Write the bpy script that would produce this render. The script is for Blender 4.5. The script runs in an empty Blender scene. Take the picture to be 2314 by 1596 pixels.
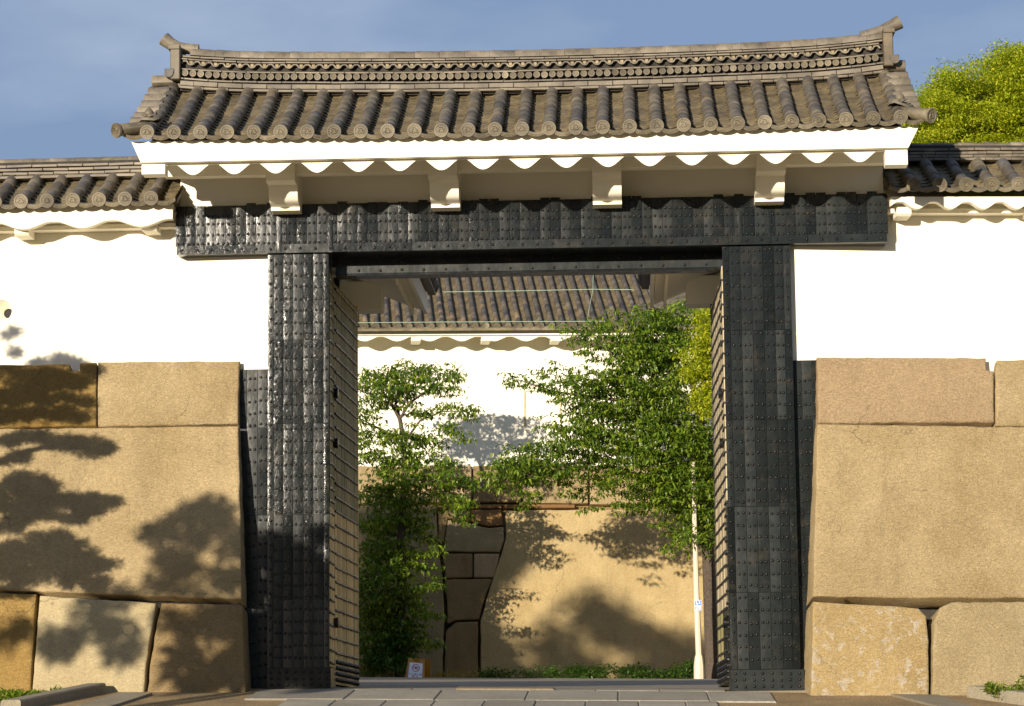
import bpy, bmesh, math, random
import numpy as np
from mathutils import Vector, Matrix, Euler, noise

random.seed(7)
RNG = np.random.default_rng(11)
SC = bpy.context.scene
COL = SC.collection
rad = math.radians

# ------------------------------------------------------------------ camera, sky, sun, exposure
YAW, PITCH, ROLL = rad(2.3), rad(8.24), rad(0.63)
F, CX, CY = 6428.0, 1157.0, 798.0          # focal length and centre in units of a 2314 wide picture
fw = Vector((-math.sin(YAW) * math.cos(PITCH), math.cos(YAW) * math.cos(PITCH), math.sin(PITCH)))
r0 = Vector((math.cos(YAW), math.sin(YAW), 0))
u0 = r0.cross(fw)
rt = r0 * math.cos(ROLL) - u0 * math.sin(ROLL)
up = u0 * math.cos(ROLL) + r0 * math.sin(ROLL)
CAM = -(fw + rt * (1194 - CX) / F + up * (CY - 1560) / F) * (F / 169.5)
cd = bpy.data.cameras.new("camera")
cd.sensor_width = 36.0
cd.lens = 36.0 * F / 2314.0
cd.clip_start, cd.clip_end = 0.5, 3000
cam = bpy.data.objects.new("camera", cd)
COL.objects.link(cam)
M3 = Matrix((rt, up, -fw)).transposed()
cam.matrix_world = Matrix.Translation(CAM) @ M3.to_4x4()
SC.camera = cam

SUN_AZ, SUN_EL = rad(22.5), rad(9.6)      # azimuth to the left of straight behind the camera
SV = Vector((-math.sin(SUN_AZ) * math.cos(SUN_EL), -math.cos(SUN_AZ) * math.cos(SUN_EL), math.sin(SUN_EL)))
sd = bpy.data.lights.new("sun", 'SUN')
sd.energy, sd.angle, sd.color = 5.0, rad(0.53), (1.0, 0.88, 0.72)
sun = bpy.data.objects.new("sun", sd)
COL.objects.link(sun)
sun.matrix_world = SV.to_track_quat('Z', 'Y').to_matrix().to_4x4()

wd = bpy.data.worlds.new("World")
SC.world = wd
wd.use_nodes = True
nt = wd.node_tree
nt.nodes.clear()
wo = nt.nodes.new('ShaderNodeOutputWorld')
bg = nt.nodes.new('ShaderNodeBackground')
sky = nt.nodes.new('ShaderNodeTexSky')
sky.sky_type = 'NISHITA'
sky.sun_disc = False
sky.sun_elevation = SUN_EL
sky.sun_rotation = math.pi + SUN_AZ
sky.air_density, sky.dust_density, sky.ozone_density = 1.0, 0.7, 2.0
tc = nt.nodes.new('ShaderNodeTexCoord')
mp = nt.nodes.new('ShaderNodeMapping')
mp.inputs['Scale'].default_value = (1.5, 1.5, 4.5)
mp.inputs['Location'].default_value = (3.9, 0.0, 0.0)
cn = nt.nodes.new('ShaderNodeTexNoise')
cn.inputs['Scale'].default_value = 2.6
cn.inputs['Detail'].default_value = 6
cn.inputs['Roughness'].default_value = 0.55
cr = nt.nodes.new('ShaderNodeValToRGB')
cr.color_ramp.elements[0].position, cr.color_ramp.elements[0].color = 0.48, (0, 0, 0, 1)
cr.color_ramp.elements[1].position, cr.color_ramp.elements[1].color = 0.82, (1, 1, 1, 1)
mx = nt.nodes.new('ShaderNodeMixRGB')
mx.inputs['Color2'].default_value = (8.6, 9.8, 11.6, 1)
mf = nt.nodes.new('ShaderNodeMath'); mf.operation = 'MULTIPLY'; mf.inputs[1].default_value = 0.62
nt.links.new(tc.outputs['Generated'], mp.inputs['Vector'])
nt.links.new(mp.outputs['Vector'], cn.inputs['Vector'])
nt.links.new(cn.outputs['Fac'], cr.inputs['Fac'])
nt.links.new(cr.outputs['Color'], mf.inputs[0])
nt.links.new(mf.outputs[0], mx.inputs['Fac'])
hz_ = nt.nodes.new('ShaderNodeMixRGB'); hz_.inputs['Fac'].default_value = 0.62
hz_.inputs['Color2'].default_value = (4.2, 5.8, 9.4, 1)      # thin slate blue cloud sheet over the whole sky
nt.links.new(sky.outputs['Color'], hz_.inputs['Color1'])
nt.links.new(hz_.outputs['Color'], mx.inputs['Color1'])
nt.links.new(mx.outputs['Color'], bg.inputs['Color'])
bg.inputs['Strength'].default_value = 0.05
nt.links.new(bg.outputs['Background'], wo.inputs['Surface'])

vs = SC.view_settings
vs.view_transform, vs.look = 'Standard', 'None'
vs.exposure, vs.gamma = 0.48, 1.0
vs.use_curve_mapping = False
SC.cycles.max_bounces = 8
SC.cycles.use_denoising = True

# ------------------------------------------------------------------ picture rays -> points in the place
def ray(px, py):
    return fw + rt * ((px - CX) / F) + up * ((CY - py) / F)
def W(px, py, Y):
    d = ray(px, py)
    return CAM + d * ((Y - CAM.y) / d.y)
def WP(px, py, p0, n):
    d = ray(px, py)
    return CAM + d * ((Vector(p0) - CAM).dot(n) / d.dot(n))

# ------------------------------------------------------------------ materials
def nodes_of(name):
    m = bpy.data.materials.new(name)
    m.use_nodes = True
    t = m.node_tree
    return m, t, t.nodes['Principled BSDF']
def L(t, a, b): t.links.new(a, b)
def mth(t, op, a, b=None):
    n = t.nodes.new('ShaderNodeMath'); n.operation = op
    for i, v in enumerate((a, b)):
        if v is None: continue
        if isinstance(v, (int, float)): n.inputs[i].default_value = v
        else: L(t, v, n.inputs[i])
    return n.outputs[0]
def pos(t, scale=(1, 1, 1), obj=False):
    if obj:
        src = t.nodes.new('ShaderNodeTexCoord').outputs['Object']
    else:
        src = t.nodes.new('ShaderNodeNewGeometry').outputs['Position']
    n = t.nodes.new('ShaderNodeMapping'); n.inputs['Scale'].default_value = scale
    L(t, src, n.inputs['Vector'])
    return n.outputs['Vector']
def tex(t, vec, scale, detail=4, rough=0.55, dist=0.0):
    n = t.nodes.new('ShaderNodeTexNoise')
    n.inputs['Scale'].default_value = scale; n.inputs['Detail'].default_value = detail
    n.inputs['Roughness'].default_value = rough; n.inputs['Distortion'].default_value = dist
    L(t, vec, n.inputs['Vector'])
    return n.outputs['Fac']
def ramp(t, fac, stops):
    n = t.nodes.new('ShaderNodeValToRGB')
    e = n.color_ramp.elements
    while len(e) < len(stops): e.new(0.5)
    for k, (p, c) in enumerate(stops):
        e[k].position = p
        e[k].color = (c, c, c, 1) if isinstance(c, (int, float)) else (*c, 1)
    L(t, fac, n.inputs['Fac'])
    return n.outputs['Color']
def mix(t, fac, a, b, mode='MIX'):
    n = t.nodes.new('ShaderNodeMixRGB'); n.blend_type = mode
    for sock, v in (('Fac', fac), ('Color1', a), ('Color2', b)):
        if isinstance(v, (int, float)): n.inputs[sock].default_value = v
        elif isinstance(v, tuple): n.inputs[sock].default_value = (*v, 1)
        else: L(t, v, n.inputs[sock])
    return n.outputs['Color']
def bump(t, b, height, strength=0.5, dist=0.01, prev=None):
    n = t.nodes.new('ShaderNodeBump')
    n.inputs['Strength'].default_value = strength; n.inputs['Distance'].default_value = dist
    L(t, height, n.inputs['Height'])
    if prev is not None: L(t, prev, n.inputs['Normal'])
    L(t, n.outputs['Normal'], b.inputs['Normal'])
    return n.outputs['Normal']
def orand(t): return t.nodes.new('ShaderNodeObjectInfo').outputs['Random']

def plain(name, col, rough=0.6, var=0.12, scale=6.0, metal=0.0):
    m, t, b = nodes_of(name)
    f = tex(t, pos(t), scale, 4)
    c = ramp(t, f, [(0.3, tuple(x * (1 - var) for x in col)), (0.7, tuple(min(1, x * (1 + var)) for x in col))])
    L(t, c, b.inputs['Base Color'])
    b.inputs['Roughness'].default_value = rough; b.inputs['Metallic'].default_value = metal
    return m

def mat_tile(name, stops, dark=1.0):
    m, t, b = nodes_of(name)
    p = pos(t)
    base = ramp(t, orand(t), [(s, tuple(x * dark for x in c)) for s, c in stops])
    f = tex(t, p, 9, 5, 0.65)
    c = mix(t, 1.0, base, ramp(t, f, [(0.28, 0.55), (0.5, 0.95), (0.72, 1.25)]), 'MULTIPLY')
    c = mix(t, 1.0, c, ramp(t, tex(t, p, 2.7, 1), [(0.32, 0.72), (0.68, 1.25)]), 'MULTIPLY')
    lich = ramp(t, tex(t, p, 23, 4, 0.6), [(0.62, 0.0), (0.74, 1.0)])
    c = mix(t, mth(t, 'MULTIPLY', lich, 0.45), c, (0.27 * dark, 0.24 * dark, 0.165 * dark))
    c = mix(t, 1.0, c, (0.75, 0.72, 0.655), 'MULTIPLY')
    L(t, c, b.inputs['Base Color'])
    L(t, ramp(t, f, [(0.3, 0.42), (0.7, 0.72)]), b.inputs['Roughness'])
    b.inputs['Specular IOR Level'].default_value = 0.45
    bump(t, b, tex(t, p, 70, 4, 0.6), 0.35, 0.006)
    return m
TILE_STOPS = [(0.0, (0.110, 0.098, 0.082)), (0.2, (0.165, 0.142, 0.105)), (0.4, (0.135, 0.120, 0.097)),
              (0.55, (0.115, 0.110, 0.108)), (0.7, (0.185, 0.160, 0.115)), (0.85, (0.150, 0.135, 0.110)), (1.0, (0.190, 0.150, 0.098))]
M_TILE = mat_tile("roof_tile_clay", TILE_STOPS)
M_PAN = mat_tile("pan_tile_clay", [(0.0, (0.17, 0.142, 0.09)), (0.5, (0.23, 0.19, 0.115)), (1.0, (0.20, 0.162, 0.098))])
M_RIDGE = mat_tile("ridge_tile_clay", [(0.0, (0.17, 0.148, 0.115)), (0.5, (0.25, 0.218, 0.168)), (0.8, (0.22, 0.195, 0.16)), (1.0, (0.31, 0.27, 0.205))])
M_DISC = mat_tile("stamped_disc_clay", [(0.0, (0.17, 0.148, 0.10)), (0.5, (0.24, 0.21, 0.15)), (0.8, (0.19, 0.168, 0.125)), (1.0, (0.34, 0.30, 0.225))])
M_BTILE = mat_tile("tower_tile_clay", [(0.0, (0.045, 0.043, 0.043)), (0.3, (0.17, 0.14, 0.10)), (0.5, (0.06, 0.058, 0.062)),
                                       (0.7, (0.23, 0.19, 0.13)), (0.85, (0.09, 0.08, 0.075)), (1.0, (0.30, 0.21, 0.12))])
M_WAVE = mat_tile("wave_tile_clay", [(0.0, (0.17, 0.155, 0.125)), (0.8, (0.22, 0.20, 0.16)), (1.0, (0.34, 0.30, 0.22))])
M_GAPSHADE = plain("gap_shade_dark", (0.035, 0.030, 0.024), 0.9, 0.3, 14)  # near black, the deep shade of the gaps put into the colour
M_MORTAR = plain("lime_mortar", (0.30, 0.235, 0.14), 0.9, 0.35, 14)

def mat_plaster():
    m, t, b = nodes_of("white_lime_plaster")
    p = pos(t)
    f = tex(t, p, 0.9, 5)
    c = ramp(t, f, [(0.3, (0.84, 0.79, 0.645)), (0.7, (0.88, 0.84, 0.70))])
    L(t, c, b.inputs['Base Color'])
    b.inputs['Roughness'].default_value = 0.75
    bump(t, b, tex(t, p, 35, 3), 0.06, 0.003)
    return m
M_WHITE = mat_plaster()

def mat_iron(name, col, r0_, r1_, dent, fine, spec=0.42):
    m, t, b = nodes_of(name)
    p = pos(t)
    big = tex(t, pos(t, (1, 1, 0.75)), 7.0, 3, 0.5)
    fin = tex(t, p, 62, 4, 0.6)
    c = mix(t, ramp(t, tex(t, p, 5, 4), [(0.55, 0.0), (0.8, 0.6)]), col, tuple(x * 2.2 for x in col))
    c = mix(t, 1.0, c, ramp(t, orand(t), [(0, 0.7), (1, 1.5)]), 'MULTIPLY')
    c = mix(t, ramp(t, tex(t, p, 3.1, 5, 0.65), [(0.54, 0.0), (0.78, 0.55)]), c, (0.060, 0.050, 0.036))
    L(t, c, b.inputs['Base Color'])
    rr = mth(t, 'ADD', ramp(t, tex(t, p, 4, 3), [(0.3, r0_), (0.75, r1_)]), mth(t, 'MULTIPLY', orand(t), 0.10))
    L(t, rr, b.inputs['Roughness'])
    b.inputs['Specular IOR Level'].default_value = spec
    n1 = bump(t, b, big, dent, 0.022)
    bump(t, b, fin, fine, 0.005, n1)
    return m
M_IRON = mat_iron("black_lacquered_iron", (0.009, 0.0112, 0.0105), 0.085, 0.15, 0.20, 0.30, 0.42)
M_IRONFLAT = mat_iron("black_painted_iron", (0.011, 0.0138, 0.0135), 0.14, 0.24, 0.16, 0.12, 0.30)
M_RIVET = mat_iron("black_rivet_iron", (0.009, 0.009, 0.009), 0.2, 0.34, 0.1, 0.15)

def mat_stone(name, lo, hi, grey=0.3, lichen=0.0, rust=0.0, strength=0.9):
    m, t, b = nodes_of(name)
    p = pos(t)
    big = tex(t, p, 0.9, 5, 0.6)
    c = ramp(t, big, [(0.28, lo), (0.72, hi)])
    c = mix(t, 1.0, c, ramp(t, orand(t), [(0, 0.86), (1, 1.14)]), 'MULTIPLY')
    grain = tex(t, p, 60, 4, 0.7)
    c = mix(t, 1.0, c, ramp(t, grain, [(0.25, 0.74), (0.5, 1.0), (0.75, 1.2)]), 'MULTIPLY')
    dk = ramp(t, tex(t, pos(t, (1, 1, 0.45)), 1.7, 6, 0.65), [(0.5, 0.0), (0.78, 1.0)])
    c = mix(t, mth(t, 'MULTIPLY', dk, grey), c, tuple(x * 0.45 for x in lo))
    if rust > 0:
        ru = ramp(t, tex(t, p, 2.3, 5, 0.6), [(0.48, 0.0), (0.7, 1.0)])
        c = mix(t, mth(t, 'MULTIPLY', ru, rust), c, (0.33, 0.19, 0.05))
    if lichen > 0:
        li = ramp(t, tex(t, p, 7, 6, 0.7, 0.8), [(0.545, 0.0), (0.60, 1.0)])
        c = mix(t, mth(t, 'MULTIPLY', li, lichen), c, (0.52, 0.45, 0.34))
    spots = ramp(t, tex(t, p, 3.4, 2), [(0.76, 0.0), (0.80, 1.0)])
    c = mix(t, mth(t, 'MULTIPLY', spots, 0.45), c, (0.10, 0.08, 0.055))
    vo = t.nodes.new('ShaderNodeTexVoronoi'); vo.feature = 'DISTANCE_TO_EDGE'; vo.inputs['Scale'].default_value = 0.85
    wob = t.nodes.new('ShaderNodeMixRGB'); wob.blend_type = 'ADD'; wob.inputs['Fac'].default_value = 0.35
    nz_ = t.nodes.new('ShaderNodeTexNoise'); nz_.inputs['Scale'].default_value = 3.0; nz_.inputs['Detail'].default_value = 5
    L(t, p, nz_.inputs['Vector']); L(t, p, wob.inputs['Color1']); L(t, nz_.outputs['Color'], wob.inputs['Color2']); L(t, wob.outputs['Color'], vo.inputs['Vector'])
    crk = mth(t, 'MULTIPLY', ramp(t, vo.outputs['Distance'], [(0.0, 1.0), (0.006, 0.0)]), ramp(t, tex(t, p, 0.8, 2), [(0.57, 0.0), (0.66, 0.65)]))
    c = mix(t, crk, c, (0.08, 0.06, 0.035))
    c = mix(t, 1.0, c, (0.84, 0.84, 0.84), 'MULTIPLY')
    strk = ramp(t, tex(t, pos(t, (2.6, 2.6, 0.22)), 1.6, 5, 0.6), [(0.56, 0.0), (0.74, 1.0)])
    c = mix(t, mth(t, 'MULTIPLY', strk, 0.30), c, tuple(x * 0.5 for x in lo))
    L(t, c, b.inputs['Base Color'])
    b.inputs['Roughness'].default_value = 0.85
    b.inputs['Specular IOR Level'].default_value = 0.25
    ch = tex(t, pos(t, (1, 1, 1.9)), 24, 4, 0.6, 1.2)
    n1 = bump(t, b, ch, strength, 0.03)
    c = mix(t, 1.0, c, ramp(t, ch, [(0.3, 0.76), (0.5, 1.0), (0.7, 1.17)]), 'MULTIPLY')
    L(t, c, b.inputs['Base Color'])
    bump(t, b, grain, 0.35, 0.006, n1)
    return m
S_TAN = mat_stone("granite_tan", (0.355, 0.262, 0.128), (0.50, 0.385, 0.21), 0.42)
S_PINK = mat_stone("granite_pinkish", (0.42, 0.295, 0.165), (0.51, 0.375, 0.215), 0.25)
S_GOLD = mat_stone("granite_golden", (0.33, 0.21, 0.06), (0.43, 0.285, 0.095), 0.35, 0, 0.45)
S_PALE = mat_stone("granite_pale", (0.40, 0.325, 0.18), (0.52, 0.43, 0.25), 0.2, 0, 0.12, 0.45)
S_BROWN = mat_stone("granite_brown", (0.26, 0.18, 0.08), (0.36, 0.255, 0.12), 0.45, 0.1, 0.2)
S_LICHEN = mat_stone("granite_lichened", (0.35, 0.25, 0.11), (0.45, 0.335, 0.16), 0.3, 0.8)
S_GREY = mat_stone("granite_grey", (0.35, 0.27, 0.14), (0.45, 0.36, 0.20), 0.35)
S_BOULD = mat_stone("boulder_golden", (0.44, 0.325, 0.15), (0.56, 0.43, 0.215), 0.25, 0, 0.08)
S_RED = mat_stone("granite_reddish", (0.30, 0.16, 0.06), (0.38, 0.22, 0.09), 0.4, 0, 0.3)
S_KERB = mat_stone("kerb_concrete", (0.27, 0.235, 0.165), (0.37, 0.325, 0.235), 0.3, 0, 0, 0.3)
S_SLAB = mat_stone("paving_granite", (0.33, 0.30, 0.23), (0.44, 0.40, 0.315), 0.35, 0, 0.1, 0.25)
S_SILL = mat_stone("threshold_granite", (0.26, 0.21, 0.14), (0.34, 0.28, 0.19), 0.4, 0, 0.2, 0.3)

def mat_ground(name, lo, hi, scale, strength):
    m, t, b = nodes_of(name)
    p = pos(t)
    g = tex(t, p, scale, 4, 0.7)
    c = ramp(t, g, [(0.3, lo), (0.55, hi), (0.8, tuple(min(1, x * 1.5) for x in hi))])
    c = mix(t, 1.0, c, ramp(t, tex(t, p, 1.3, 4), [(0.3, 0.7), (0.7, 1.2)]), 'MULTIPLY')
    L(t, c, b.inputs['Base Color'])
    b.inputs['Roughness'].default_value = 0.9
    bump(t, b, g, strength, 0.02)
    return m
M_GRAVEL = mat_ground("brown_gravel", (0.10, 0.065, 0.028), (0.36, 0.25, 0.115), 34, 1.0)
M_ASPH = mat_ground("worn_asphalt", (0.19, 0.15, 0.10), (0.28, 0.225, 0.155), 120, 0.4)

def mat_wood(name, lo, hi, streak=0.5, algae=0.0):
    m, t, b = nodes_of(name)
    v = pos(t, (14, 14, 0.8))
    f = tex(t, v, 3.0, 5, 0.6, 0.6)
    c = ramp(t, f, [(0.3, lo), (0.65, hi)])
    c = mix(t, 1.0, c, ramp(t, orand(t), [(0, 0.75), (1, 1.2)]), 'MULTIPLY')
    if algae:
        c = mix(t, mth(t, 'MULTIPLY', ramp(t, tex(t, pos(t), 1.6, 4), [(0.35, 0.0), (0.6, 1.0)]), algae), c, (0.13, 0.145, 0.03))
    L(t, c, b.inputs['Base Color'])
    b.inputs['Roughness'].default_value = 0.65
    bump(t, b, f, streak, 0.01)
    return m
M_WOODN = mat_wood("fresh_timber_bounce_lit", (0.66, 0.47, 0.17), (0.80, 0.60, 0.26), 0.4)  # new timber, colour raised to stand in for bounced light on the left leaf
M_WOODO = mat_wood("aged_timber", (0.26, 0.21, 0.085), (0.42, 0.34, 0.15), 0.6, 0.55)
M_WOODG = mat_wood("weathered_timber", (0.36, 0.29, 0.17), (0.52, 0.43, 0.27), 0.6, 0.12)

def mat_leaf(name, stops, trans=0.4, gloss=0.4):
    m, t, b = nodes_of(name)
    rnd = t.nodes.new('ShaderNodeNewGeometry').outputs['Random Per Island']
    c = ramp(t, rnd, stops)
    L(t, c, b.inputs['Base Color'])
    b.inputs['Roughness'].default_value = gloss
    b.inputs['Specular IOR Level'].default_value = 0.35
    tr = t.nodes.new('ShaderNodeBsdfTranslucent')
    L(t, mix(t, 1.0, c, (1.3, 1.35, 0.55), 'MULTIPLY'), tr.inputs['Color'])
    ms = t.nodes.new('ShaderNodeMixShader'); ms.inputs['Fac'].default_value = trans
    L(t, b.outputs[0], ms.inputs[1]); L(t, tr.outputs[0], ms.inputs[2])
    L(t, ms.outputs[0], t.nodes['Material Output'].inputs['Surface'])
    return m
LF_CHERRY = mat_leaf("cherry_leaf", [(0, (0.05, 0.095, 0.012)), (0.45, (0.105, 0.18, 0.016)), (0.8, (0.18, 0.265, 0.022)), (1, (0.29, 0.34, 0.03))], 0.3, 0.36)
LF_CAMPHOR = mat_leaf("camphor_leaf", [(0, (0.19, 0.27, 0.014)), (0.5, (0.41, 0.47, 0.02)), (1, (0.62, 0.58, 0.04))], 0.38, 0.45)
LF_PINE = mat_leaf("pine_needles", [(0, (0.02, 0.045, 0.012)), (1, (0.05, 0.085, 0.02))], 0.15)
LF_SHRUB = mat_leaf("shrub_leaf", [(0, (0.03, 0.075, 0.010)), (1, (0.09, 0.17, 0.022))], 0.35)
LF_WEED = mat_leaf("weed_leaf", [(0, (0.07, 0.13, 0.012)), (0.6, (0.16, 0.25, 0.02)), (1, (0.30, 0.33, 0.06))], 0.4)
LF_DRY = mat_leaf("dry_grass", [(0, (0.16, 0.16, 0.03)), (0.6, (0.30, 0.23, 0.07)), (1, (0.42, 0.30, 0.12))], 0.3)
M_BARK = plain("dark_bark", (0.075, 0.055, 0.038), 0.9, 0.4, 18)
M_CREAM = plain("cream_pole_paint", (0.66, 0.56, 0.40), 0.5, 0.06, 3)
M_TANFRAME = plain("tan_frame_paint", (0.50, 0.41, 0.26), 0.6, 0.1)
M_ORANGE = plain("orange_plastic", (0.40, 0.175, 0.012), 0.45, 0.05)
M_SIGNW = plain("sign_white", (0.72, 0.74, 0.76), 0.4, 0.02)
M_RED = plain("sign_red", (0.50, 0.02, 0.025), 0.5, 0.03)
M_BLACK = plain("sign_black", (0.015, 0.015, 0.02), 0.5, 0.03)
M_YELLOW = plain("sign_yellow", (0.62, 0.55, 0.06), 0.5, 0.03)
M_GREENINK = plain("sign_green", (0.10, 0.16, 0.03), 0.5, 0.03)
M_BLUE = plain("plate_blue", (0.06, 0.20, 0.62), 0.35, 0.03)
M_GREYBLUE = plain("plate_grey_blue", (0.26, 0.30, 0.42), 0.35, 0.03)
M_ROPE = plain("pale_green_rope", (0.36, 0.50, 0.36), 0.8, 0.1)
M_DARK = plain("dark_hole", (0.012, 0.012, 0.014), 0.8, 0.1)

# ------------------------------------------------------------------ mesh helpers
class MB:
    def __init__(s): s.v, s.f = [], []
    def add(s, vs_, fs):
        k = len(s.v)
        s.v += [tuple(v) for v in vs_]
        s.f += [tuple(i + k for i in f) for f in fs]
    def box(s, x0, x1, y0, y1, z0, z1, M=None, bev=0.0):
        if bev > 0:
            b = bev
            vs_, fs = [], []
            bm = bmesh.new()
            bmesh.ops.create_cube(bm, size=1)
            bmesh.ops.scale(bm, vec=(x1 - x0, y1 - y0, z1 - z0), verts=bm.verts)
            bmesh.ops.translate(bm, vec=((x0 + x1) / 2, (y0 + y1) / 2, (z0 + z1) / 2), verts=bm.verts)
            bmesh.ops.bevel(bm, geom=bm.edges[:], offset=b, segments=1, affect='EDGES')
            bm.verts.index_update()
            vs_ = [v.co.copy() for v in bm.verts]; fs = [[v.index for v in f.verts] for f in bm.faces]
            bm.free()
        else:
            vs_ = [Vector(c) for c in ((x0, y0, z0), (x1, y0, z0), (x1, y1, z0), (x0, y1, z0), (x0, y0, z1), (x1, y0, z1), (x1, y1, z1), (x0, y1, z1))]
            fs = [(0, 3, 2, 1), (4, 5, 6, 7), (0, 1, 5, 4), (1, 2, 6, 5), (2, 3, 7, 6), (3, 0, 4, 7)]
        if M is not None: vs_ = [M @ v for v in vs_]
        s.add(vs_, fs)
    def prism(s, pts, off):
        """closed outline (3-D points) pushed along the vector off"""
        n = len(pts); off = Vector(off)
        a = [Vector(p) for p in pts]
        s.add(a + [p + off for p in a], [tuple(range(n)), tuple(range(2 * n - 1, n - 1, -1))] + [(i, i + n, (i + 1) % n + n, (i + 1) % n) for i in range(n)])
    def tube(s, path, rads, n=8, cap=True):
        path = [Vector(p) for p in path]
        if isinstance(rads, (int, float)): rads = [rads] * len(path)
        k0 = len(s.v); prev = None
        for i, p in enumerate(path):
            d = (path[min(i + 1, len(path) - 1)] - path[max(i - 1, 0)]).normalized()
            a = prev if prev is not None else Vector((0, 0, 1)) if abs(d.z) < 0.9 else Vector((1, 0, 0))
            x = (a - d * a.dot(d)).normalized(); prev = x
            y = d.cross(x)
            for j in range(n):
                t = 2 * math.pi * j / n
                s.v.append(tuple(p + (x * math.cos(t) + y * math.sin(t)) * rads[i]))
        m = len(path)
        for i in range(m - 1):
            for j in range(n):
                a, b = k0 + i * n + j, k0 + i * n + (j + 1) % n
                s.f.append((a, b, b + n, a + n))
        if cap:
            s.f.append(tuple(k0 + j for j in range(n - 1, -1, -1)))
            s.f.append(tuple(k0 + (m - 1) * n + j for j in range(n)))
    def merge(s, other, M):
        s.add([M @ Vector(v) for v in other.v], other.f)
    def mesh(s, name, m, smooth=False):
        me = bpy.data.meshes.new(name)
        me.from_pydata(s.v, [], s.f)
        me.materials.append(m)
        if smooth:
            me.polygons.foreach_set("use_smooth", [True] * len(me.polygons))
        me.update()
        return me
def autosmooth(me, ang=35):
    bm = bmesh.new(); bm.from_mesh(me)
    bmesh.ops.recalc_face_normals(bm, faces=bm.faces)
    for e in bm.edges:
        if len(e.link_faces) == 2 and e.calc_face_angle(0) > rad(ang): e.smooth = False
    for f in bm.faces: f.smooth = True
    bm.to_mesh(me); bm.free()

WORLD = {}
def link(name, me, parent=None, M=None, kind=None, label=None):
    o = bpy.data.objects.new(name, me)
    COL.objects.link(o)
    Mw = M if M is not None else Matrix.Identity(4)
    if parent is not None:
        o.parent = parent
        o.matrix_parent_inverse = WORLD[parent.name].inverted()
    o.matrix_basis = Mw
    WORLD[o.name] = Mw.copy()
    if kind: o['kind'] = kind
    if label: o['label'] = label
    return o
def part(name, mb, m, parent, M=None, smooth=None, kind=None, label=None):
    me = mb.mesh(name, m)
    if smooth: autosmooth(me, smooth)
    else: autosmooth(me, 0.1) if smooth is None else None
    return link(name, me, parent, M, kind, label)
def thing(name, loc, label, cat, group=None):
    o = bpy.data.objects.new(name, None)
    COL.objects.link(o)
    o.empty_display_size = 0.3
    o.location = loc
    WORLD[o.name] = Matrix.Translation(Vector(loc))
    o['label'] = label; o['category'] = cat
    if group: o['group'] = group
    return o
def tag(o, label, cat, group=None):
    o['label'] = label; o['category'] = cat
    if group: o['group'] = group
def structure(name, mb, m, smooth=None):
    o = part(name, mb, m, None, None, smooth); o['kind'] = 'structure'
    return o
def frame3(o, x, y, z):
    return Matrix(((x.x, y.x, z.x, o.x), (x.y, y.y, z.y, o.y), (x.z, y.z, z.z, o.z), (0, 0, 0, 1)))

# ------------------------------------------------------------------ ground
def gz(x, y):
    if y >= 0: b = 0.033 * min(y, 42)
    elif y > -4: b = 0.10 * y
    elif y > -45: b = -0.4 + 0.0647 * (y + 4)
    else: b = -0.4 + 0.0647 * -41
    return b - 0.017 * max(-6.0, min(6.0, x))
xs = [-900, -300, -120, -60, -40, -25, -16, -12, -9] + [-8 + 0.5 * i for i in range(33)] + [9, 12, 16, 25, 40, 60, 120, 300, 900]
ys = [-900, -300, -120, -70, -45, -38, -30, -20, -14, -10, -7] + [-6 + 0.5 * i for i in range(24)] + [6, 8, 10, 15, 20, 30, 36, 42, 46, 50, 56, 60, 80, 150, 300, 900]
g = MB()
g.add([(x, y, gz(x, y)) for y in ys for x in xs], [(j * len(xs) + i, j * len(xs) + i + 1, (j + 1) * len(xs) + i + 1, (j + 1) * len(xs) + i) for j in range(len(ys) - 1) for i in range(len(xs) - 1)])
structure("ground", g, M_GRAVEL, 30)
rd = MB()
ry = [0.62, 1.5, 3, 6, 10, 15, 20, 30, 36, 41.3]
rx = [-9, -6, -4, -2, 0, 2, 4, 6, 9]
rd.add([(x, y, gz(x, y) + 0.012) for y in ry for x in rx], [(j * len(rx) + i, j * len(rx) + i + 1, (j + 1) * len(rx) + i + 1, (j + 1) * len(rx) + i) for j in range(len(ry) - 1) for i in range(len(rx) - 1)])
structure("asphalt_road", rd, M_ASPH, 30)

ar = MB()
ay = [-7, -10, -14, -20, -30, -38, -45, -70]
ax_ = [-12, -6, 0, 6, 12]
ar.add([(x, y, gz(x, y) + 0.02) for y in ay for x in ax_], [(j * 5 + i, (j + 1) * 5 + i, (j + 1) * 5 + i + 1, j * 5 + i + 1) for j in range(len(ay) - 1) for i in range(4)])
structure("approach_road", ar, M_ASPH, 30)

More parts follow.
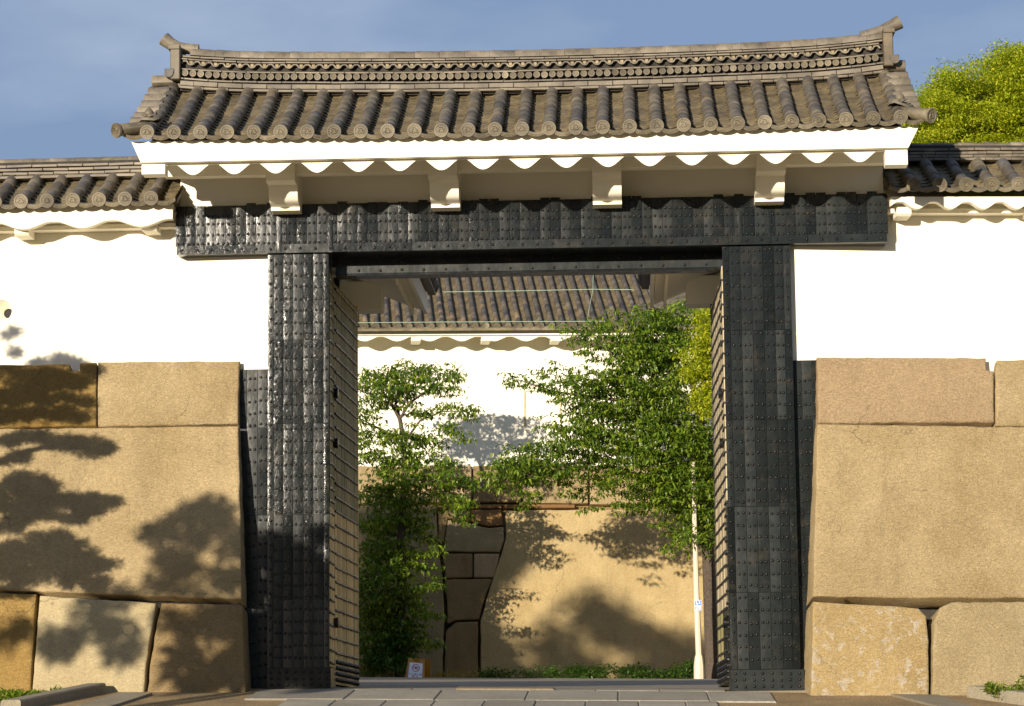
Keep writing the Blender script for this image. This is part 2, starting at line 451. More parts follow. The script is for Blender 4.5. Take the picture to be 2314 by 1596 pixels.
# paving slabs in front of and inside the gate
pav = MB(); pav.box(-3.55, 3.2, -3.4, 0.55, -0.6, -0.5)
bed = link("paving", bpy.data.meshes.new("paving"), None); bed['kind'] = 'structure'
bedm = MB()
py_rows = [(-1.95, -3.2, [-3.0, -2.36, -1.72, -1.1, -0.47, 0.17, 0.8, 1.46, 2.05, 2.45], 0.0),
           (-0.32, -1.93, [-3.55, -2.28, -1.13, 0.02, 1.2, 2.36, 3.2], 0.0),
           (0.30, -0.30, [-2.62, -1.55, -0.35, 0.9, 1.75, 2.62], 0.0)]
def slab_mesh(x0, x1, ya, yb, h=0.02):
    b = MB()
    e = 0.004
    P_ = lambda x, y, z: Vector((x, y, gz(x, y) + z))
    jit = lambda: random.uniform(-0.004, 0.004)
    b.add([P_(x0 + e, ya + e, -0.1), P_(x1 - e, ya + e, -0.1), P_(x1 - e, yb - e, -0.1), P_(x0 + e, yb - e, -0.1),
           P_(x0 + e, ya + e, h - 0.012), P_(x1 - e, ya + e, h - 0.012), P_(x1 - e, yb - e, h - 0.012), P_(x0 + e, yb - e, h - 0.012),
           P_(x0 + e + .012, ya + e + .012, h + jit()), P_(x1 - e - .012, ya + e + .012, h + jit()), P_(x1 - e - .012, yb - e - .012, h + jit()), P_(x0 + e + .012, yb - e - .012, h + jit())],
          [(0, 1, 5, 4), (1, 2, 6, 5), (2, 3, 7, 6), (3, 0, 4, 7), (4, 5, 9, 8), (5, 6, 10, 9), (6, 7, 11, 10), (7, 4, 8, 11), (8, 9, 10, 11)])
    return b
base = MB()
base.add([(x, y, gz(x, y) + 0.004) for y in (-3.2, -1.9, -0.3, 0.3) for x in (-3.0, 2.4)], [(0, 1, 3, 2), (2, 3, 5, 4), (4, 5, 7, 6)])
bed.data = base.mesh("paving", M_GRAVEL)
for yb, ya, xsl, _ in py_rows:
    for a, b_ in zip(xsl, xsl[1:]):
        part("paving_slab", slab_mesh(a, b_, ya, yb, 0.022 + random.uniform(-.003, .003)), S_SLAB, bed, None, 25)
sl = MB(); sl.box(-2.6, 2.6, 0.32, 0.60, -0.2, 0.035)
part("threshold_stone", slab_mesh(-0.95, 0.35, -0.28, 0.02, 0.045), S_SILL, bed, None, 25)
for a, b_ in ((-2.6, -0.9), (-0.88, 1.52), (1.54, 2.62)):
    part("threshold_stone", slab_mesh(a, b_, 0.32, 0.60, 0.018), S_SILL, bed, None, 25)

# ------------------------------------------------------------------ roof tile shapes (shared meshes)
def half_tube(r, L_, n=8, lip=0.006, full=False):
    b = MB()
    a0, a1 = (0, 2 * math.pi) if full else (-0.1, math.pi + 0.1)
    pts = [(math.cos(a0 + (a1 - a0) * i / n), math.sin(a0 + (a1 - a0) * i / n)) for i in range(n + 1)]
    ysr = [(0.0, r - 0.004), (0.012, r + lip), (L_ * 0.5, r + lip * .5), (L_, r)]
    for y, rr in ysr:
        for c, s_ in pts: b.v.append((c * rr, y, s_ * rr))
    m = n + 1
    for k in range(len(ysr) - 1):
        for i in range(n):
            b.f.append((k * m + i, k * m + i + 1, (k + 1) * m + i + 1, (k + 1) * m + i))
    b.f.append(tuple(range(m)))
    return b
def stamped_disc(r, th, petals=0):
    """round end tile face (facing -y): rim, bead ring and three-comma swirl, or rosette petals"""
    b = MB(); n = 20
    prof = [(r, 0.0), (r, -th), (r * 0.80, -th), (r * 0.76, -th * 0.72), (0.0, -th * 0.72)]
    for rr, y in prof[:-1]:
        for i in range(n):
            a = 2 * math.pi * i / n
            b.v.append((rr * math.cos(a), y, rr * math.sin(a)))
    for k in range(3):
        for i in range(n):
            b.f.append((k * n + i, (k + 1) * n + i, (k + 1) * n + (i + 1) % n, k * n + (i + 1) % n))
    b.f.append(tuple(3 * n + i for i in range(n)))
    y0 = -th * 0.72
    def lump(x, z, rr, h):
        m = 6
        b.add([(x + rr * math.cos(2 * math.pi * i / m), y0, z + rr * math.sin(2 * math.pi * i / m)) for i in range(m)] + [(x, y0 - h, z)],
              [(i, (i + 1) % m, m) for i in range(m)])
    if petals:
        lump(0, 0, r * 0.16, th * 0.3)
        for k in range(petals):
            a = 2 * math.pi * k / petals
            lump(r * .46 * math.cos(a), r * .46 * math.sin(a), r * 0.17, th * 0.28)
    else:
        for k in range(14):
            a = 2 * math.pi * k / 14
            lump(r * .65 * math.cos(a), r * .65 * math.sin(a), r * 0.062, th * 0.3)
        for k in range(3):
            a0 = 2 * math.pi * k / 3
            m = 7; vv = []
            for i in range(m):
                t = i / (m - 1)
                a = a0 + t * 2.5
                rc = r * (0.20 + 0.30 * t)
                w = r * 0.13 * (1 - t) ** 0.7 + 0.002
                for q, hh in ((-1, 0), (0, 1), (1, 0)):
                    vv.append(((rc + q * w) * math.cos(a), y0 - hh * th * 0.35, (rc + q * w) * math.sin(a)))
            b.add(vv, [(i * 3 + q, i * 3 + q + 1, i * 3 + q + 4, i * 3 + q + 3) for i in range(m - 1) for q in range(2)])
    return b
def pan_shape(w, L_, sag, th, lift, drop=0.0, n=6):
    """concave flat tile: y runs up the slope from its front lip"""
    b = MB(); m = n + 1
    for y, dz in ((0.004, lift - th - drop), (0.0, lift), (L_, 0.004)):
        for i in range(m):
            q = 2 * i / n - 1
            zz = sag * (q * q - 1) + dz
            if dz < 0 or drop: pass
            b.v.append((q * w / 2, y, zz))
    for k in range(2):
        for i in range(n):
            b.f.append((k * m + i, k * m + i + 1, (k + 1) * m + i + 1, (k + 1) * m + i))
    # underside so the tile has thickness
    k0 = len(b.v)
    for i in range(m):
        q = 2 * i / n - 1
        b.v.append((q * w / 2, L_, sag * (q * q - 1) - th * .5))
    for i in range(n):
        b.f.append((k0 + i, k0 + i + 1, i + 1, i))
    if drop:      # raised scroll on the hanging lip
        for i in range(9):
            q = -0.7 + 1.4 * i / 8
            zc = sag * (q * q - 1) + lift - th * .5 - drop * 0.55 + (0.3 * drop if i % 2 else -0.2 * drop) * .5
            b.add([(q * w / 2 - .011, -0.001, zc), (q * w / 2, -0.001, zc + drop * .22), (q * w / 2 + .011, -0.001, zc), (q * w / 2, -0.001, zc - drop * .2), (q * w / 2, -0.007, zc)],
                  [(0, 1, 4), (1, 2, 4), (2, 3, 4), (3, 0, 4)])
    return b

class Slope:
    """one tiled roof slope: P(x, t) gives the point at x along the eave and t from eave (0) to top (1)"""
    def __init__(s, P): s.P = P
    def fr(s, x, t):
        e = 1e-3
        o = s.P(x, t)
        y = (s.P(x, t + e) - s.P(x, t - e)).normalized()
        xx = (s.P(x + e, t) - s.P(x - e, t)).normalized()
        z = xx.cross(y).normalized(); xx = y.cross(z)
        return frame3(o, xx, y, z)
    def length(s, x): return (s.P(x, 1) - s.P(x, 0)).length

def tile_slope(roof, P, cols, pitch, r, rd_, seg_n, rows_n, mats, disc_th=0.03, budget=300, pan_edges=True, verge=None, lite=False):
    S = Slope(P)
    Lx = S.length(sum(cols) / len(cols))
    segL = Lx / seg_n
    mt, mp_, md = mats
    me_seg = half_tube(r, segL * 1.02, 6 if lite else 8).mesh("round_tile", mt); autosmooth(me_seg, 50)
    dsk = stamped_disc(rd_, disc_th)
    if not lite:
        dsk.merge(half_tube(r * 1.01, segL * 0.5, 8), Matrix.Identity(4))
    me_disc = dsk.mesh("eave_disc_tile", md); autosmooth(me_disc, 40)
    nb = 0
    seg_stuff = MB()
    order = [(k, c) for k in range(seg_n) for c in cols]
    for k, c in order:
        M = S.fr(c + random.uniform(-.004, .004), k / seg_n) @ Matrix.Rotation(random.uniform(-.012, .012), 4, 'X')
        if nb < budget:
            link("round_tile", me_seg, roof, M); nb += 1
        else:
            seg_stuff.merge(MBof(me_seg), M)
    if seg_stuff.v:
        part("round_tile_mass", seg_stuff, mt, roof, None, 50, 'stuff')
    for c in cols:
        F_ = S.fr(c, 0.0)
        # the disc hangs plumb-ish, its face towards the front
        Fd = F_ @ Matrix.Rotation(rad(-12), 4, 'X')
        link("eave_disc_tile", me_disc, roof, Fd)
    # pan tiles between the columns
    w = pitch - r * 1.0
    rowL = Lx / rows_n
    mids = [(a + b_) / 2 for a, b_ in zip(cols, cols[1:])]
    if pan_edges: mids = [cols[0] - pitch * .5] + mids + [cols[-1] + pitch * .5]
    pan = pan_shape(w, rowL * 1.15, w * 0.24, 0.022, 0.034 if not lite else 0.03)
    me_pan = pan.mesh("pan_tile", mp_); autosmooth(me_pan, 40)
    eav = pan_shape(w * 1.12, rowL * 1.2, w * 0.22, 0.02, 0.022, 0.035)
    me_eav = eav.mesh("eave_pan_tile", md); autosmooth(me_eav, 40)
    st = MB(); nb = 0
    down = Matrix.Translation((0, 0, -0.016))
    for k in range(rows_n):
        for c in mids:
            M = S.fr(c + random.uniform(-.004, .004), k / rows_n) @ down @ Matrix.Rotation(random.uniform(-.02, .02), 4, 'Z') @ Matrix.Translation((0, 0, random.uniform(-.004, .004)))
            if k == 0:
                link("eave_pan_tile", me_eav, roof, M @ Matrix.Translation((0, -0.03, 0.004)))
            elif nb < budget and not lite:
                link("pan_tile", me_pan, roof, M); nb += 1
            else: st.merge(pan, M)
    if st.v: part("pan_tile_mass", st, mp_, roof, None, 40, 'stuff')
    return S
def MBof(me):
    b = MB(); b.v = [tuple(v.co) for v in me.vertices]; b.f = [tuple(p.vertices) for p in me.polygons]
    return b

def ridge_course(parent, name, m, x0, x1, Lt, y, z, dep, h, zf, Mf=None, off=0.0, wob=0.012, slope=0.0):
    """one course of flat ridge tiles laid end to end; zf(x) lifts it along the ridge's curve"""
    b = MB(); b.box(-Lt / 2 + .004, Lt / 2 - .004, 0, dep, 0, h * (.74 if "wide" not in name else .92), None, 0.004)
    me = b.mesh(name, m); autosmooth(me, 30)
    x = x0 - off
    out = []
    while x < x1 - 0.02:
        a, c = max(x, x0), min(x + Lt, x1)
        if c - a > 0.05:
            xm = (a + c) / 2
            an = math.atan2(zf(xm + .1) - zf(xm - .1), .2)
            M = Matrix.Translation((xm, y + random.uniform(-.012, .012), z + zf(xm))) @ Matrix.Rotation(-an + random.uniform(-wob, wob), 4, 'Y') @ Matrix.Rotation(slope + random.uniform(-.03, .03), 4, 'X') @ Matrix.Diagonal(((c - a) / Lt, 1, 1, 1))
            if Mf is not None: M = Mf @ M
            out.append(link(name, me, parent, M))
        x += Lt
    return out

# ------------------------------------------------------------------ the gate
gate = thing("castle_gate", (0.06, 0, 0), "tiled castle gate with black iron clad posts and open door leaves between white walls", "gate")
XM = 0.06

# rivets: the first few hundred are objects, the rest join their part
rv = MB()
for (rr, y) in ((0.021, 0.0), (0.0185, -0.010), (0.010, -0.0165)):
    for i in range(8):
        a = 2 * math.pi * i / 8
        rv.v.append((rr * math.cos(a), y, rr * math.sin(a)))
rv.v.append((0, -0.0185, 0))
for k in range(2):
    for i in range(8): rv.f.append((k * 8 + i, k * 8 + (i + 1) % 8, (k + 1) * 8 + (i + 1) % 8, (k + 1) * 8 + i))
for i in range(8): rv.f.append((16 + i, 16 + (i + 1) % 8, 24))
ME_RIVET = rv.mesh("rivet", M_RIVET); autosmooth(ME_RIVET, 60)
RIVETS_LEFT = [300]
def rivets(parent, pts, own):
    st = MB()
    for (x, y, z) in pts:
        M = Matrix.Translation((x + random.uniform(-.006, .006), y, z + random.uniform(-.006, .006)))
        if own and RIVETS_LEFT[0] > 0:
            link("rivet", ME_RIVET, parent, M); RIVETS_LEFT[0] -= 1
        else: st.merge(rv, M)
    if st.v: part("rivet_mass", st, M_RIVET, parent, None, 60, 'stuff')
def iron_sheet(parent, x0, x1, z0, z1, y, m, th=0.007, name="iron_sheet", tilt=0.014):
    """hammered sheet: a small grid with dents, its edges turned back"""
    b = MB(); nx, nz = 3, max(3, int((z1 - z0) / 0.16))
    cx, cz = (x0 + x1) / 2, (z0 + z1) / 2
    tx, tz = random.uniform(-tilt, tilt), random.uniform(-tilt * .5, tilt * .5)
    sd_ = random.random() * 50
    e = 0.0035
    grid = []
    for j in range(nz + 1):
        for i in range(nx + 1):
            x = x0 + e + (x1 - x0 - 2 * e) * i / nx; z = z0 + e + (z1 - z0 - 2 * e) * j / nz
            d = noise.noise(Vector((x * 9 + sd_, z * 6, 0))) * 0.0020
            edge = 0.0012 if i in (0, nx) else 0.0006 if j in (0, nz) else 0
            grid.append((x, y - th + d * (0 if edge else 1) + edge + (x - cx) * tx + (z - cz) * tz * .3, z))
    w = nx + 1
    b.v = grid
    b.f = [(j * w + i, j * w + i + 1, (j + 1) * w + i + 1, (j + 1) * w + i) for j in range(nz) for i in range(nx)]
    rim = [i for i in range(w)] + [j * w + nx for j in range(1, nz + 1)] + [nz * w + i for i in range(nx - 1, -1, -1)] + [j * w for j in range(nz - 1, 0, -1)]
    k0 = len(b.v)
    for i in rim: b.v.append((grid[i][0], y + 0.012, grid[i][2]))
    n = len(rim)
    for i in range(n): b.f.append((rim[i], k0 + i, k0 + (i + 1) % n, rim[(i + 1) % n]))
    me = b.mesh(name, m); autosmooth(me, 42)
    return link(name, me, parent)

PIL = {}
def pillar(x0, x1, zb, fracs, joints, label, own, shiny):
    b = MB(); b.box(x0 + .012, x1 - .012, 0.012, 0.56, zb, 5.964)
    p = part("pillar", b, M_IRONFLAT, gate, None, None, None, label)
    xs_ = [x0 + (x1 - x0) * f for f in fracs]
    for za, zc in zip(joints, joints[1:]):
        for k, (a, c) in enumerate(zip(xs_, xs_[1:])):
            iron_sheet(p, a, c, za, zc, 0.0, M_IRON if shiny(k, za) else M_IRONFLAT)
    pts = []
    z = zb + 0.42
    while z < 5.9:
        for k, (a, c) in enumerate(zip(xs_, xs_[1:])):
            wd_ = c - a
            if wd_ > 0.11:
                dz = random.uniform(-.012, .012)
                pts += [(a + wd_ * .26, -0.008, z + dz), (a + wd_ * .74, -0.008, z + dz)]
            else: pts.append(((a + c) / 2, -0.008, z + .05 * (k == 0)))
        z += 0.1625
    rivets(p, pts, own)
    # inner side face: sheathing strips and rivets
    # base shoe
    bs = MB(); bs.box(x0 - .008, x1 + .045 if x0 > 0 else x1 + .02, -0.035, 0.60, zb - .02, zb + 0.285, None, 0.006)
    shoe = part("base_shoe", bs, M_IRONFLAT, p, None, None)
    pts = [(x0 + .06 + i * (x1 - x0 - .08) / 7, -0.037, zb + .06 + j * .085) for i in range(8) for j in range(3)]
    rivets(p, pts, own)
    ft = MB(); ft.box(x0 - .12, x1 + .1, -0.16, 0.75, zb - .3, zb - .0, None, 0.02)
    part("base_stone", ft, S_SILL, gate, None, None)
    return p
lp = pillar(-3.498, -2.659, 0.05, [0, .098, .254, .411, .58, .741, .907, 1], [.33, 1.245, 2.39, 3.63, 4.775, 5.96], "left iron clad gate post with shiny dented sheets", True, lambda k, z: z > 1.3 or k % 2 == 0)
rp = pillar(2.700, 3.628, -0.05, [0, .10, .265, .425, .59, .755, .89, 1], [.24, 1.26, 2.41, 3.58, 4.80, 5.96], "right iron clad gate post in flat dark sheets", True, lambda k, z: k in (0, 6) or (z > 3 and k in (1, 4)))

# beam across the posts
bx0, bx1, bz0, bz1 = -4.762, 4.957, 5.966, 6.645
b = MB(); b.prism([(bx0 + .03, -.048, bz0 + .004), (bx1 - .03, -.048, bz0 + .004), (bx1 - .02, -.048, bz1), (bx0 + .02, -.048, bz1)], (0, .62, 0))
beam = part("lintel_beam", b, M_IRONFLAT, gate)
n = 70
for k in range(n):
    a, c = bx0 + (bx1 - bx0) * k / n, bx0 + (bx1 - bx0) * (k + 1) / n
    iron_sheet(beam, a, c, bz0 + .115, bz1 + random.choice((-.01, 0, 0, .012, .03)), -0.055, M_IRON if k < 44 or random.random() < .3 else M_IRONFLAT, tilt=0.018)
nb_ = 9
for k in range(nb_):
    a, c = bx0 + .02 + (bx1 - bx0 - .04) * k / nb_, bx0 + .02 + (bx1 - bx0 - .04) * (k + 1) / nb_
    iron_sheet(beam, a, c, bz0, bz0 + .128, -0.062, M_IRON, th=0.010, tilt=0.003)
pts = []
for k in range(n):
    a = bx0 + (bx1 - bx0) * k / n; w_ = (bx1 - bx0) / n
    for f in (.25, .75):
        for zz in (.145, .27, .42, .53): pts.append((a + w_ * f, -.062, bz0 + zz))
for k in range(48): pts.append((bx0 + .1 + k * (bx1 - bx0 - .2) / 47, -.072, bz0 + .06))
rivets(beam, pts, False)
for xx in (-2.28 - 1.05, -2.28 - .35, 2.95, 3.35):          # upright straps where post and beam meet
    iron_sheet(beam, xx - .032, xx + .032, bz0 + .02, bz0 + .46, -0.072, M_IRON, th=0.010, name="iron_strap")

# door head beam behind the lintel
b = MB(); b.box(-2.62, 2.72, 0.50, 0.80, 5.735, 5.975)
head = part("door_head", b, M_IRONFLAT, gate)
iron_sheet(head, -2.50, 2.70, 5.76, 5.872, 0.497, M_IRONFLAT, th=0.012, name="iron_band", tilt=0)
iron_sheet(head, -2.50, 2.70, 5.872, 5.965, 0.497, M_IRONFLAT, th=0.006, name="iron_band", tilt=0)
rivets(head, [(-2.3 + k * .3, .484, zz) for k in range(17) for zz in (5.80, 5.92)], False)
b = MB(); b.box(-3.4, 3.55, 0.565, 1.2, 5.98, 6.60)
part("inner_beam", b, M_IRONFLAT, gate)

# iron side panels between post and stone wall
for (xa, xb, xa2, xb2, zb, lab) in ((-3.93, -3.50, -3.90, -3.5, 0.0, 'l'), (3.63, 4.02, 3.63, 3.9, -.15, 'r')):
    b = MB(); b.box(xa - .25 if xa < 0 else xa, xb if xa < 0 else xb + .25, 0.145, 0.4, zb - .1, 4.40)
    sp = part("side_panel", b, M_IRONFLAT, gate)
    ns = 3
    for k in range(ns):
        a, c = xa - .02 + (xb - xa + .02) * k / ns, xa - .02 + (xb - xa + .02) * (k + 1) / ns
        for za, zc in ((zb, 1.25), (1.25, 2.4), (2.4, 3.6), (3.6, 4.4)):
            iron_sheet(sp, a, c, za, zc, 0.14, M_IRONFLAT)
    pts = []
    for k in range(ns):
        w_ = (xb - xa + .02) / ns; a = xa - .02 + w_ * k
        for j in range(26): pts += [(a + w_ * .27, .13, zb + .18 + j * .163 + k * .02), (a + w_ * .73, .13, zb + .18 + j * .163 + k * .02)]
    rivets(sp, pts, False)

# white panel above the beam, soffit, purlin
b = MB(); b.box(-4.72, 4.92, 0.10, 0.5, 6.60, 7.70)
part("plaster_panel", b, M_WHITE, gate)
b = MB()
b.add([(-4.95, -1.54, 6.99), (5.07, -1.54, 6.99), (5.07, 0.12, 7.62), (-4.95, 0.12, 7.62)], [(0, 1, 2, 3)])
b.add([(-4.95, -1.54, 7.05), (5.07, -1.54, 7.05), (5.07, 0.12, 7.68), (-4.95, 0.12, 7.68)], [(3, 2, 1, 0)])
part("soffit", b, M_WHITE, gate)
zp0, zp1 = W(450, 399, -.78).z, W(450, 386, -.78).z
b = MB(); b.box(-4.80, 4.92, -0.80, -0.62, zp0, zp1 + .1, None, 0.006)
part("purlin", b, M_WHITE, gate)

# fascia above, scalloped board below
YF = -1.72
def zsag_e(x): return 0.053 * ((x - XM) / 4.95) ** 2
zt = 7.20; zl = W(1185, 357, YF).z
zfb = (W(318, 362, YF).z + W(2052, 339, YF).z) / 2
b = MB()
xl0, xl1 = W(297, 322, YF).x, W(318, 362, YF).x
xr0, xr1 = W(2077, 300, YF).x, W(2053, 339, YF).x
b.prism([(xl1, YF, zfb), (xr1, YF, zfb), (xr0, YF, 7.19), (xl0, YF, 7.19)], (0, .10, 0))
part("fascia_board", b, M_WHITE, gate)
print("fascia", xl0, xl1, xr0, xr1, zfb)
YS = -1.60
zs1 = (W(930, 362, YS).z); zs0 = W(904, 386.5, YS).z
def scallop(x0, x1, pitch, ph, ztop, zhi, zlo, y, th, Mf=None):
    """board whose lower edge is a row of flat topped arches between rounded drops"""
    b = MB(); n_ = int((x1 - x0) / pitch * 24)
    xs_ = [x0 + (x1 - x0) * i / n_ for i in range(n_ + 1)]
    def low(x):
        u_ = ((x - ph) / pitch) % 1.0
        d = min(u_, 1 - u_) * 2          # 0 at a drop, 1 mid arch
        s_ = 0.5 + 0.5 * math.cos(math.pi * min(1, d / 0.84))
        return zhi + (zlo - zhi) * s_ ** 0.72
    k0 = 0
    vv = []
    for yy in (y, y + th):
        for x in xs_: vv += [(x, yy, low(x)), (x, yy, ztop)]
    m = len(xs_) * 2; ff = []
    for i in range(len(xs_) - 1):
        a = 2 * i
        ff.append((a, a + 2, a + 3, a + 1)); ff.append((m + a, m + a + 1, m + a + 3, m + a + 2)); ff.append((a, m + a, m + a + 2, a + 2))
    ff.append((0, 1, m + 1, m)); ff.append((m - 2, 2 * m - 2, 2 * m - 1, m - 1))
    if Mf is not None: vv = [Mf @ Vector(v) for v in vv]
    b.add(vv, ff)
    return b
ph = W(904, 386, YS).x
part("scalloped_board", scallop(W(373, 380, YS).x, W(2000, 350, YS).x, (W(1274, 380, YS).x - W(804, 380, YS).x) / 5, ph, zfb + .02, zs1, zs0, YS, .05), M_WHITE, gate, None, 40)
for (xa, xb, ya_, yb_) in ((320, 373, 362, 393), (2000, 2052, 337, 372)):
    p0, p1 = W(xa, ya_, YF + .02), W(xb, yb_, YF + .02)
    b = MB(); b.box(p0.x, p1.x, YF + .025, YF + .26, p1.z, zfb - .022, None, 0.005)
    part("purlin_end", b, M_WHITE, gate)

# four corbel brackets
yz = [(-.93, 388), (-.93, 404), (-.915, 408), (-.87, 411.5), (-.79, 415), (-.66, 418), (-.63, 420), (-.60, 440), (-.55, 452), (-.50, 458), (-.42, 463), (-.36, 467), (-.34, 468.5), (-.34, 476)]
prof = [(y, W(646, py, y).z) for y, py in yz]
prof = [(0.12, prof[0][1] + .35), (-.93, prof[0][1] + .1)] + prof[1:] + [(0.12, prof[-1][1])]
for cxp in (633, 1000, 1371, 1743):
    xc = W(cxp, 400, -.93).x
    b = MB(); b.prism([(xc - .195, y, z) for y, z in prof], (.39, 0, 0))
    part("bracket", b, M_WHITE, gate, None, 28)

# ------------------------------------------------------------------ gate roof
YE, YT, ZE, ZT = -1.85, 0.32, 7.232, 8.275
def gate_P(x, t):
    sx = (x - XM)
    z = ZE + (ZT - ZE) * t - 0.10 * 4 * t * (1 - t) * .5
    z += (0.055 + (0.15 - 0.055) * t) * (sx / 4.9) ** 2
    return Vector((x, YE + (YT - YE) * t, z))
c0, c1 = W(333, 305, YE).x, W(2035, 275, YE).x
print("cols", c0, c1)
NC = 29
pitch = (c1 - c0) / (NC - 1)
cols = [c0 + pitch * i for i in range(NC)]
b = MB()
xa, xb = c0 - .22, c1 + .22
nseg = 12
vv = []
for dz in (-0.06, -0.13):
    for j in range(nseg + 1):
        x = xa + (xb - xa) * j / nseg
        for t in (0.10, .3, .5, .75, 1.0):
            p = gate_P(x, t); vv.append((p.x, p.y, p.z + dz))
m = (nseg + 1) * 5
ff = []
for j in range(nseg):
    for i in range(4):
        a = j * 5 + i
        ff.append((a, a + 5, a + 6, a + 1)); ff.append((m + a, m + a + 1, m + a + 6, m + a + 5))
for j in range(nseg): ff.append((j * 5, m + j * 5, m + j * 5 + 5, j * 5 + 5))
for j in (0, nseg):
    for i in range(4): ff.append((j * 5 + i, j * 5 + i + 1, m + j * 5 + i + 1, m + j * 5 + i))
b.add(vv, ff)
# rear slope boards and gable walls
RY = YT + (0.42 - YT) * 2
for side in (0,):
    vv = []
    for j in range(nseg + 1):
        x = xa + (xb - xa) * j / nseg
        for t in (0.0, .5, 1.0):
            p = gate_P(x, t); vv.append((p.x, 0.84 - p.y, p.z - .06))
    b.add(vv, [(j * 3 + i, j * 3 + i + 1, j * 3 + i + 4, j * 3 + i + 3) for j in range(nseg) for i in range(2)])
roof = part("roof", b, M_PAN, gate, None, 30)
for xg in (xa + .12, xb - .14):
    b = MB(); b.prism([(xg, -1.38, 7.12), (xg, 2.2, 7.12), (xg, 0.42, 8.2)], (.02, 0, 0))
    part("gable_wall", b, M_WHITE, gate)
SG = tile_slope(roof, gate_P, cols, pitch, 0.079, 0.094, 9, 17, (M_TILE, M_PAN, M_DISC))
# rear columns joined: hidden behind the ridge
rear = MB(); ht = half_tube(0.079, 2.4, 6)
for c in cols:
    M = SG.fr(c, 0)
    p = gate_P(c, 0); q = gate_P(c, 1)
    o = Vector((p.x, 0.84 - p.y, p.z)); e = Vector((q.x, 0.84 - q.y, q.z))
    yv = (e - o).normalized(); xv = Vector((-1, 0, 0)); zv = xv.cross(yv)
    rear.merge(ht, frame3(o, xv, yv, zv))
part("rear_tile_mass", rear, M_TILE, roof, None, 50, 'stuff')
# short half round tiles closing the top of each pan row
me = half_tube(0.075, pitch * .72, 6).mesh("closing_tile", M_RIDGE); autosmooth(me, 50)
for a, c in zip(cols, cols[1:]):
    o = gate_P((a + c) / 2, 0.985)
    M = frame3(o + Vector((-pitch * .36, 0.02, 0.0)), Vector((0, -1, 0)), Vector((1, 0, 0)), Vector((0, 0, 1)))
    an = math.atan2(gate_P(c, 1).z - gate_P(a, 1).z, pitch)
    link("closing_tile", me, roof, M @ Matrix.Rotation(an, 4, 'X'))

# ridge courses
def zr(x): return 0.095 * ((x - XM) / 4.9) ** 2 + 0.03 * max(0, abs(x - XM) - 3.6) ** 2
rx0, rx1 = W(387, 140, .2).x + .13, W(2016, 100, .2).x - .13
ZB = W(1175, 204.5, 0.14).z
print("ridge base", ZB)
core = MB()
N_ = 24
for (ya_, yb_, za, zb_) in ((0.185, 0.655, -0.03, 0.13), (0.262, 0.58, 0.13, 0.37), (0.27, 0.57, 0.37, 0.50)):
    vv = []
    for i in range(N_ + 1):
        x = rx0 + (rx1 - rx0) * i / N_
        vv += [(x, ya_, ZB + za + zr(x)), (x, yb_, ZB + za + zr(x)), (x, yb_, ZB + zb_ + zr(x)), (x, ya_, ZB + zb_ + zr(x))]
    core.add(vv, [(4 * i + k, 4 * i + 4 + k, 4 * i + 4 + (k + 1) % 4, 4 * i + (k + 1) % 4) for i in range(N_) for k in range(4)] + [(0, 1, 2, 3), (4 * N_, 4 * N_ + 1, 4 * N_ + 2, 4 * N_ + 3)])
ridge = part("ridge", core, M_GAPSHADE, gate)
def zpx(y_px, Y): return W(1175, y_px, Y).z
lev = lambda zoom, Y: W(1175, (100 + zoom / 2.204) / 1.7701, Y).z
TL = 0.342
ridge_course(ridge, "ridge_tile", M_RIDGE, rx0, rx1, TL, 0.10, lev(575, .1), .22, .044, zr)
ridge_course(ridge, "wide_ridge_tile", M_RIDGE, rx0, rx1, TL, 0.125, lev(548, .125), .2, .070, zr, None, TL * .45, .01, -0.10)
ridge_course(ridge, "ridge_tile", M_RIDGE, rx0, rx1, TL, 0.15, lev(498, .15), .16, .030, zr, None, TL * .85)
ridge_course(ridge, "ridge_tile", M_RIDGE, rx0, rx1, TL, 0.16, lev(411, .16), .16, .028, zr, None, TL * .3)
ridge_course(ridge, "ridge_tile", M_RIDGE, rx0, rx1, TL, 0.165, lev(323, .165), .16, .030, zr, None, TL * .7)
ridge_course(ridge, "ridge_tile", M_RIDGE, rx0, rx1, TL, 0.18, lev(301, .18), .16, .034, zr, None, TL * .2)
# rosette discs
me = stamped_disc(0.046, 0.035, 8).mesh("rosette_tile", M_DISC); autosmooth(me, 40)
x = rx0 + .07
zd = lev(443, .19)
while x < rx1 - .04:
    link("rosette_tile", me, ridge, Matrix.Translation((x, 0.205 + random.uniform(-.006, .006), zd + zr(x) + random.uniform(-.004, .004))) @ Matrix.Rotation(random.uniform(-.05, .05), 4, 'Z') @ Matrix.Rotation(random.uniform(0, 6), 4, 'Y'))
    x += 0.1085
